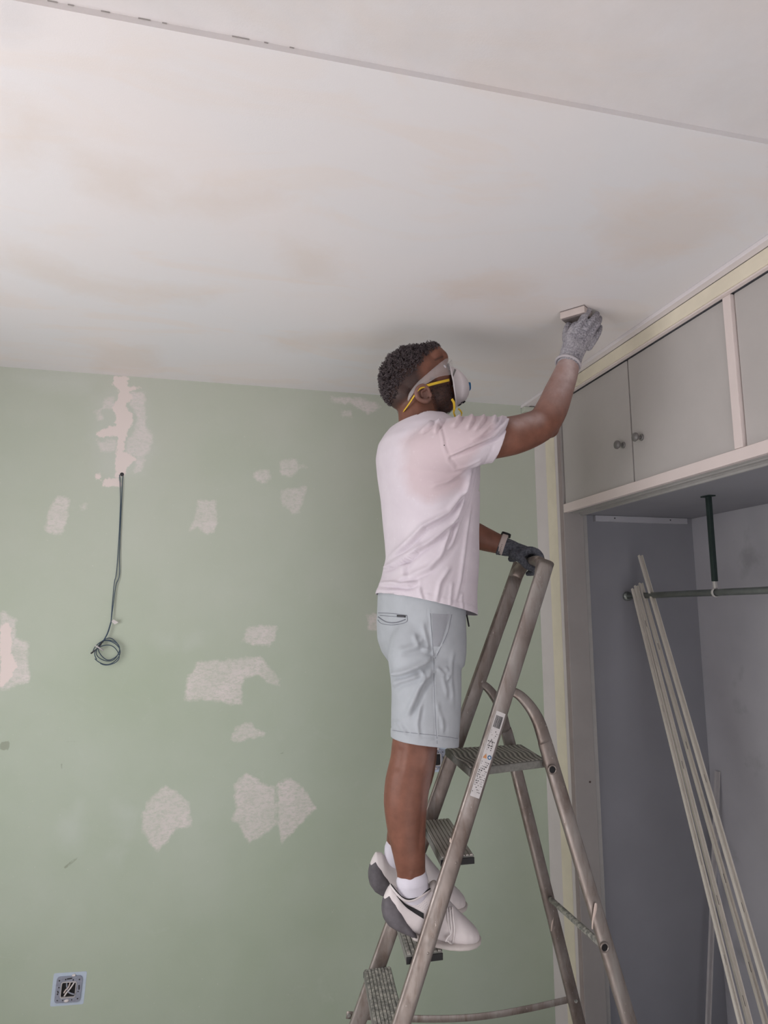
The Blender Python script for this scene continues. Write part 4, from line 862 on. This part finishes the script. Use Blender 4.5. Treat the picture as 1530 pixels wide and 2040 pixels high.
flap(tS, [(791, 1225), (809, 1226), (808.5, 1230.5), (791, 1229.5)], 'pocket_label', 'ink', shorts, label='small black woven pocket label')
flap(tS, [(861, 1222), (897, 1224), (876, 1288), (863, 1288)], 'front_pocket', 'shorts_dark', shorts, lift=0.0006, nu=10, nv=12)
cord(tS, [(857, 1222), (860, 1262), (864, 1312), (865, 1362), (867, 1420), (871, 1482)], 0.0006, 'side_seam', 'stitch', shorts, sub=8, lift=0.0003)
cord(tS, [(900, 1224), (893, 1256), (880, 1286), (867, 1312)], 0.0006, 'pocket_stitch', 'stitch', shorts, sub=6, lift=0.0004)
cord(tS, [(782, 1455), (820, 1460), (868, 1465), (912, 1471)], 0.0006, 'hem_stitch', 'stitch', shorts, sub=8, lift=0.0004)
MB().add(tube([aty(930, 1226, 2.07), aty(932, 1236, 2.068), aty(934, 1247, 2.066)], 0.0028, 8, sub=3, round_caps=True)).make('drawstring', 'ink', shorts, smooth=True)
tH = bvh(shirt)
MB().add(ellipsoid(on(tH, 885, 887, 0.0)[0], 0.0018, 0.001, 0.0018, nu=8, nv=6)).make('tiny_spot', 'ink', shirt)
mb = MB().add(ellipsoid(aty(951.5, 967, 2.03), 0.004, 0.012, 0.011, nu=10, nv=8)); mb.make('chest_print', 'ink', shirt, smooth=True, label='edge of a black chest print')

# ------------------------------------------------------------------ socks and shoes
def shoe(dx, dy, YS_, lab, full):
    q = lambda x, y, yy: aty(x+dx, y+dy, yy)
    st = [(770, 1826, 1797, .010, .0), (774, 1838, 1788, .018, .0), (781, 1846, 1776, .026, .001), (792, 1852, 1777, .033, .002), (804, 1858, 1790, .035, .003), (818, 1865, 1796, .036, .004), (836, 1873, 1793, .037, .006), (852, 1879, 1780, .0375, .008), (866, 1884, 1768, .038, .010),
          (880, 1887, 1778, .040, .012), (893, 1889, 1795, .043, .014), (908, 1890, 1813, .0455, .016), (924, 1890, 1830, .046, .018), (938, 1889, 1843, .042, .019), (948, 1887, 1853, .034, .020), (955, 1883, 1862, .022, .020), (958, 1877, 1868, .008, .020)]
    def lofted(stn, grow=0.0, pw=2.6, n=28):
        V = []; Fc = []
        for x, yb, yt, hw, toe in stn:
            yy = YS_-toe*0.35; A_ = q(x, yb, yy); B_ = q(x, yt, yy); c = (A_+B_)/2; hz = (B_-A_).length/2+grow
            for k in range(n):
                th = 2*math.pi*k/n; cc, ss = math.cos(th), math.sin(th)
                w_ = hw+grow
                if ss > 0: w_ = w_*(1-0.28*ss)          # the upper narrows towards the top
                V.append(c+Vector((0, math.copysign(abs(cc)**(2/pw), cc)*w_, math.copysign(abs(ss)**(2/pw), ss)*hz)))
        m = len(stn)
        for i in range(m-1):
            for k in range(n): Fc.append((i*n+k, i*n+(k+1) % n, (i+1)*n+(k+1) % n, (i+1)*n+k))
        Fc.append(tuple(range(n-1, -1, -1))); Fc.append(tuple((m-1)*n+k for k in range(n))); return V, Fc
    V, N, Fo = fused('shoe', *lofted(st), 0.0028, 4)
    up = mkarr('shoe', V, Fo, 'shoe', man, label=lab); tU = bvh(up)
    heel = [(767, 1830, 1812, .012, 0), (770, 1842, 1802, .026, 0), (778, 1853, 1790, .033, .001), (788, 1859, 1796, .037, .002), (799, 1864, 1810, .0385, .003), (810, 1868, 1834, .0385, .004), (822, 1872, 1855, .037, .005), (832, 1876, 1868, .034, .006)]
    hl = MB().add(lofted(heel, 0.0015, 2.8)).make('heel_foam', 'sole', up, smooth=True)
    low = [(822, 1876, 1862, .036, .005), (845, 1884, 1870, .0385, .008), (868, 1890, 1876, .041, .011), (890, 1893, 1880, .045, .014), (910, 1894, 1881, .0475, .016), (928, 1893, 1880, .047, .018), (944, 1891, 1879, .040, .020), (955, 1887, 1878, .028, .020), (961, 1882, 1876, .012, .020)]
    MB().add(lofted(low, 0.0006, 4)).make('forefoot_sole', 'midsole', up, smooth=True)
    o_ = lambda L: [(x+dx, y+dy) for x, y in L]
    for sg in ((-1,) if full else ()):
        ce = [q(784, 1774, YS_-0.004), q(788, 1779, YS_-0.020), q(796, 1789, YS_-0.031), q(806, 1799, YS_-0.0345), q(818, 1804, YS_-0.0355), q(832, 1801, YS_-0.0355), q(846, 1793, YS_-0.033), q(858, 1785, YS_-0.026), q(866, 1780, YS_-0.012)]
        MB().add(tube([p+Vector((0, 0.002, -0.0035)) for p in ce], (0.0045, 0.0045), 10, (0, 1, 0), sub=4, round_caps=True)).make('padded_collar', 'shoe', up, smooth=True)
        MB().add(tube(ce, 0.0019, 8, (0, 1, 0), sub=4)).make('collar_edge', 'plug', up, smooth=True)
        q1, _ = resample([Vector((x, y, 0)) for x, y in o_([(795, 1797), (812, 1815), (830, 1826), (849, 1837)])], [(1, 1)]*4, 6)
        V = []; n = len(q1); T_ = [on(tU, v.x, v.y-(0.4+5.2*math.sin(min(1, i/(n-1)*1.0)*1.5)), 0.0013)[0] for i, v in enumerate(q1)]; Bt = [on(tU, v.x, v.y+(0.4+5.2*math.sin(min(1, i/(n-1)*1.0)*1.5)), 0.0013)[0] for i, v in enumerate(q1)]
        mk('side_stripe', T_+Bt, [(i, i+1, n+i+1, n+i) for i in range(n-1)], 'plug', up, label='black curved side stripe')
        dots = MB(); 
        for i in range(7):
            for j in range(5):
                p = on(tU, 829+dx+i*4.2+j*1.2, 1800+dy+i*1.6+j*4.2, 0.0003)[0]; dots.add(ellipsoid(p, 0.0007, 0.0004, 0.0007, nu=6, nv=4))
        dots.make('vent_holes', 'stitch', up, kind='stuff')
        tg = MB().add(ellipsoid(q(868, 1778, YS_-0.012), 0.012, 0.020, 0.017, rotY(-30), 16, 10)).make('tongue', 'midsole', up, smooth=True)
        for i in range(4):
            a = on(tU, 866+dx+i*11, 1797+dy+i*11, 0.001)[0]; b = on(tU, 874+dx+i*11, 1781+dy+i*13, 0.001)[0]; MB().add(tube([a, (a+b)/2+Vector((0, -0.004, 0.003)), b+Vector((0, 0.012, 0.002))], 0.0022, 6, (0, 1, 0), sub=3)).make('lace', 'white_strip', up, smooth=True)
    if full:
        for pts, r_ in (([(893, 1806), (897, 1830), (899, 1856), (897, 1880), (893, 1888)], 0.0024), ([(897, 1804), (902, 1830), (905, 1850), (901, 1876), (896, 1886)], 0.0024), ([(889, 1806), (891, 1830), (897, 1860), (894, 1886)], 0.0022), ([(858, 1702), (852, 1725), (856, 1745), (862, 1760), (868, 1772)], 0.0011)):
            if pts[0][0] == 858: continue
            P = [on(tU, x, y, 0.004)[0] if y < 1880 else q(x, y, YS_-0.055) for x, y in pts]
            P = [Vector((p.x, min(p.y, YS_-0.042), p.z)) for p in P]; MB().add(tube(P, r_, 8, (1, 0, 0), sub=4)).make('lace', 'white_strip', up, smooth=True)
        MB().add(tube([q(846, 1716, YS_+0.012), q(851, 1735, YS_), q(856, 1758, YS_-0.008), q(861, 1772, YS_-0.012)], 0.0012, 6, (0, 1, 0), sub=4)).make('lace', 'white_strip', up, smooth=True)
    return up
sk1 = MB().add(limb([(821, 1752, 1.99, 32, .82), (822, 1765, 1.995, 31.5, .76), (824, 1780, 2.0, 32, .68), (828, 1797, 2.003, 31, .58), (832, 1812, 2.003, 24, .5)], 40, sub=4))
s1 = sk1.make('sock', 'sock', man, smooth=True)
sk2 = MB().add(limb([(793, 1688, 2.22, 27, .85), (792, 1705, 2.22, 27, .8), (792, 1718, 2.22, 27, .66), (796, 1736, 2.22, 24, .5)], 30, sub=4)).make('sock', 'sock', man, smooth=True)
shoe(-5, -12, 2.003, 'white shoe with grey heel and black side stripe', True)
shoe(-32, -79, 2.22, 'white shoe with dark dusty heel', False)

# ------------------------------------------------------------------ sanding block in the raised hand
bA, bB = Vector((1.074, 1.925, H)), Vector((1.126, 1.858, H)); bd = (bB-bA).normalized(); bn = Vector((-bd.y, bd.x, 0)); bn = bn if bn.x > 0 else -bn
blk = thing('sanding_block', 'pale grey sanding block pressed flat against the ceiling', 'sanding block', (bA+bB)/2-Vector((0, 0, 0.027)))
def bbox(u0, u1, v0, v1, z0, z1, bev):
    mb_ = MB(); M_ = Matrix(((bd.x, bn.x, 0, bA.x), (bd.y, bn.y, 0, bA.y), (0, 0, 1, 0), (0, 0, 0, 1))); return mb_.box((u0, v0, z0), (u1, v1, z1), bev, M_)
Lb = (bB-bA).length
bbox(0, Lb, 0, 0.068, H-0.0262, H-0.0035, 0.0015).make('foam_body', 'block', blk); bbox(0.0003, Lb-0.0003, 0.0003, 0.0677, H-0.0036, H-0.0002, 0.0004).make('abrasive_face', 'grit', blk)
bbox(0.004, Lb-0.004, 0.004, 0.064, H-0.031, H-0.0255, 0.002).make('grip_layer', 'grit', blk)

# ------------------------------------------------------------------ gloves: palm, four fingers of different length, thumb
def glove(name, parts, mat, vox=0.0022, label=None):
    K = MB()
    for P, R in parts: K.add(tube([Vector(p) for p in P], R, 16, (0.2, 1, 0.1), sub=4, round_caps=True))
    V, N, Fo = fused(name, K.V, K.F, vox, 3)
    ns = np.array([mnoise.noise(Vector(p)*70.0) for p in V]); V = V+N*(ns*0.0009)[:, None]
    return mkarr(name, V, Fo, mat, man, label=label)
zc = H
A = lambda x, y, z: tuple(atz(x, y, z))
wr = Vector(aty(1134, 722, 1.889)); w2_ = Vector(aty(1144, 700, 1.893))
parts = [([aty(1133, 727, 1.887), aty(1138, 708, 1.890), aty(1145, 690, 1.888), aty(1153, 672, 1.886), aty(1161, 655, 1.884)], [(0.0385, 0.0385), (0.036, 0.038), (0.027, 0.041), (0.021, 0.044), (0.017, 0.041)]),
         # index, middle, ring, little finger: base, knuckle, joint, tip
         ([aty(1146, 672, 1.884), aty(1153, 652, 1.876), aty(1163, 633, 1.872), aty(1172, 618, 1.885)], [0.0135, 0.0130, 0.0120, 0.0105]),
         ([aty(1158, 672, 1.882), aty(1169, 651, 1.872), aty(1181, 637, 1.870), aty(1189, 626, 1.886)], [0.0135, 0.0130, 0.0118, 0.0102]),
         ([aty(1169, 678, 1.884), aty(1180, 659, 1.876), aty(1190, 645, 1.880), aty(1194, 634, 1.902)], [0.0130, 0.0122, 0.0112, 0.0098]),
         ([aty(1173, 692, 1.890), aty(1184, 676, 1.888), aty(1192, 662, 1.892), aty(1195, 652, 1.908)], [0.0120, 0.0112, 0.0102, 0.0090]),
         # thumb leaves the side of the palm and presses up under the block
         ([aty(1136, 698, 1.890), aty(1130, 680, 1.905), aty(1128, 662, 1.918), aty(1133, 648, 1.926)], [0.0170, 0.0150, 0.0125, 0.0115])]
g1 = glove('glove', parts, 'glove', label='grey knitted glove white with dust')
c0, c1 = aty(1131.5, 725, 1.886), aty(1137, 711, 1.890)
dirn = (c1-c0).normalized(); th = []
for q in np.linspace(0, 2*math.pi, 37):
    a = Vector((0, 1, 0))-dirn*dirn.y; a.normalize(); b = dirn.cross(a); th.append(c0+a*0.0395*math.cos(q)+b*0.0395*math.sin(q))
MB().add(tube(th, 0.0042, 10, tuple(dirn))).make('rolled_cuff', 'cuff', g1, smooth=True)
tG = bvh(g1)
for qd in ([(1127, 709), (1133, 709.5), (1132.5, 713), (1127, 712)], [(1136, 710.5), (1139, 711), (1138, 714.5), (1135, 714)], [(1141, 712), (1146, 713.5), (1143, 717), (1140.5, 716)]): flap(tG, qd, 'cuff_print', 'white_strip', g1, nu=3, nv=2, lift=0.0012)
# left hand closed on the hoop bar
hb = 1.915
Lp = [([aty(998, 1087, 2.205), aty(1012, 1091, 2.195), aty(1030, 1096, 2.185), aty(1048, 1100, 2.17)], [(0.0345, 0.0345), (0.034, 0.032), (0.038, 0.026), (0.040, 0.022)])]
for yy, r_, ext in ((2.115, 0.0122, 0.0), (2.142, 0.0125, 0.004), (2.169, 0.012, 0.002), (2.194, 0.0108, -0.004)):
    t = (yy-1.972)/(2.288-1.972); bc = Vector((lerp(NTp, FTp, t).x, yy, 0))+Vector((0, 0, lerp(ARC[4], ARC[5], t).z)); bc.x = lerp(ARC[4], ARC[5], t).x
    Lp.append(([Vector((bc.x-0.052, yy+0.012, bc.z+0.016)), Vector((bc.x-0.020, yy+0.004, bc.z+0.037+ext)), Vector((bc.x+0.012, yy, bc.z+0.036+ext)), Vector((bc.x+0.030, yy, bc.z+0.010)), Vector((bc.x+0.026, yy, bc.z-0.018)), Vector((bc.x+0.006, yy+0.002, bc.z-0.036))], [r_*1.05, r_*1.05, r_, r_*0.95, r_*0.9, r_*0.8]))
Lp.append(([aty(1024, 1104, 2.15), aty(1038, 1114, 2.12), aty(1050, 1127, 2.115), aty(1062, 1133, 2.12)], [0.0165, 0.0145, 0.0125, 0.0105]))
g2 = glove('glove', Lp, 'glove2', label='dark grey knitted glove gripping the ladder hoop')
def wrist_ring(c0, dirn, ra, rb, r, name, mat, par, prof=None):
    a = Vector((0, 1, 0))-dirn*dirn.y; a.normalize(); b = dirn.cross(a); th = [c0+a*ra*math.cos(q)+b*rb*math.sin(q) for q in np.linspace(0, 2*math.pi, 41)]
    return MB().add(tube(th, prof or r, 10, tuple(dirn), power=4 if prof else 2)).make(name, mat, par, smooth=True)
d2 = (aty(1006, 1088, 2.20)-aty(985, 1081, 2.215)).normalized()
wrist_ring(aty(996, 1085, 2.208), d2, 0.0355, 0.0355, 0.003, 'glove_hem', 'glove2', g2)
st_ = wrist_ring(aty(1001, 1085, 2.203), d2, 0.0365, 0.0365, 0.003, 'wristwatch', 'watch', man, prof=(0.0105, 0.0016))
c = aty(1001, 1085, 2.203); a = Vector((0, 1, 0))-d2*d2.y; a.normalize(); b = d2.cross(a); b = b if b.z > 0 else -b
MB().add(tube([c+b*0.036+a*0.008, c+b*0.045+a*0.008], [(0.018, 0.018), (0.017, 0.017)], 24, tuple(d2), power=3)).make('watch_case', 'plug', st_, smooth=False)
for k in range(6):
    q = math.radians(195+k*9); p = c-a*0.0362*abs(math.cos(q))*1.05+b*0.038*math.sin(q); MB().add(ellipsoid(p, 0.0012, 0.0008, 0.0016, nu=8, nv=6)).make('strap_hole', 'ink', st_)

# ------------------------------------------------------------------ dust mask
rc = aty(902, 771, YC); kM = pxm(rc); mn = Vector((0.995, 0.0, 0.02)).normalized(); mv = Vector((-0.11, 0, 1)).normalized(); ms = mn.cross(mv).normalized()
rings = [(0.0, 46, 0.060, -0.006), (0.0, 43.5, 0.0575, 0.0), (0.004, 41.5, 0.055, 0.0), (9, 39, 0.0525, 0), (17, 34, 0.0465, 0), (24, 27, 0.037, 0), (29, 19, 0.026, 0), (32, 11, 0.015, 0), (33.5, 4, 0.006, 0)]
V = []; nM = 44
for dpx, hv, hs, back in rings:
    for k in range(nM):
        q = 2*math.pi*k/nM; y_ = math.sin(q); x_ = math.cos(q); sag = 0.018*(x_*x_)*(1-min(dpx, 9)/9)                # the edge follows the cheeks back
        V.append(rc+mn*(dpx*kM+back*0-sag*1.0)+mv*(y_*hv*kM)+ms*(x_*hs)+mn*(-0.010*y_*(1 if y_ > 0 else -0.3))*(1-dpx/34))
Fc = [(i*nM+k, i*nM+(k+1) % nM, (i+1)*nM+(k+1) % nM, (i+1)*nM+k) for i in range(len(rings)-1) for k in range(nM)]+[tuple((len(rings)-1)*nM+k for k in range(nM))]
cup = mk('dust_mask', V, Fc, 'mask', man, smooth=True, label='white cup dust mask with a blue valve'); mask_o = cup; sm_ = cup.modifiers.new('t', 'SOLIDIFY'); sm_.thickness = 0.0018
MB().add(tube([V[k] for k in range(nM)]+[V[0]], 0.0016, 8, (1, 0, 0))).make('mask_rim', 'mask', cup, smooth=True)
tM = bvh(cup)
va = aty(934, 771, YC); 
MB().add(tube([va-mn*0.010, va+mn*0.0015, va+mn*0.003], [(0.016, 0.0145), (0.016, 0.0145), (0.013, 0.012)], 24, (0, 1, 0), power=3.5)).make('valve', 'blue', cup)
flap(tM, [(905, 735), (909, 737), (903, 751), (901, 749)], 'nose_clip', 'knob', cup, lift=0.0008, nu=3, nv=5)
for qd in ([(925, 798), (928, 800), (923, 804), (921, 802)], [(917, 803.5), (919, 805), (915.5, 808.5), (914, 807)], [(914.5, 805.5), (916, 807), (913, 809.5), (912, 808.5)], [(920, 800.5), (921, 802), (918.5, 804), (917.5, 802.5)]): flap(tM, qd, 'mask_print', 'ink', cup, lift=0.0008, nu=2, nv=2)
tB = bvh(body)
def band(pts, w, t_, name, mat, parent, y=None, sub=5):
    P = [aty(x, yy_, y3) for x, yy_, y3 in pts]; return MB().add(tube(P, (w, t_), 8, (0.3, 0, 1), sub=sub, power=4)).make(name, mat, parent, smooth=True)
band([(895, 757, 2.015), (880, 760.5, 2.002), (862, 765, 1.996), (845, 770, 1.990), (834, 775, 1.984), (826, 787, 1.992), (817, 801, 2.008), (808, 814, 2.03), (803, 820, 2.06), (802, 822, 2.10), (806, 820, 2.14)], 0.0044, 0.0009, 'upper_strap', 'yellow', mask_o)
band([(900, 795, 2.028), (904, 802, 2.018), (905, 813, 2.012), (904, 822, 2.012), (907, 830, 2.02)], 0.0042, 0.0009, 'lower_strap', 'yellow', mask_o)
band([(913, 814, 2.06), (918, 819, 2.055), (920, 825, 2.05), (917, 831, 2.05)], 0.0028, 0.0009, 'lower_strap', 'yellow', mask_o)

# ------------------------------------------------------------------ safety goggles
gg = None
up_ = [(812, 797, 2.012), (815, 785, 2.000), (822, 774, 1.993), (835, 759, 1.990), (850, 746, 1.990), (866, 732, 1.993), (880, 721, 2.000), (889, 715, 2.012), (895, 714, 2.035), (899, 716, 2.06), (900, 717, YC)]
lo_ = [(813, 799, 2.012), (818, 791, 2.000), (826, 781, 1.992), (840, 770, 1.989), (855, 761, 1.989), (870, 752, 1.992), (884, 748, 1.999), (894, 747, 2.011), (901, 745, 2.035), (906, 744, 2.06), (907, 744, YC)]
def half(sg):
    U, _ = resample([aty(*p) for p in up_], [(1, 1)]*len(up_), 4); L_, _ = resample([aty(*p) for p in lo_], [(1, 1)]*len(lo_), 4); n = len(U)
    if sg > 0: U = [Vector((p.x, 2*YC-p.y, p.z)) for p in U]; L_ = [Vector((p.x, 2*YC-p.y, p.z)) for p in L_]
    return U, L_, n
GV = []; GF = []; GE = []
for sg in (-1, 1):
    U, L_, n = half(sg); k = len(GV); GV += U+L_; GF += [(k+i, k+i+1, k+n+i+1, k+n+i) for i in range(n-1)]; GE += [U, L_]
gg = mk('safety_goggles', GV, GF, 'lens', man, smooth=True, label='clear plastic safety goggles'); so = gg.modifiers.new('t', 'SOLIDIFY'); so.thickness = 0.0016
for E_ in GE: MB().add(tube(E_, 0.0006, 6, (0, 1, 0))).make('goggle_edge', 'lens', gg, smooth=True)
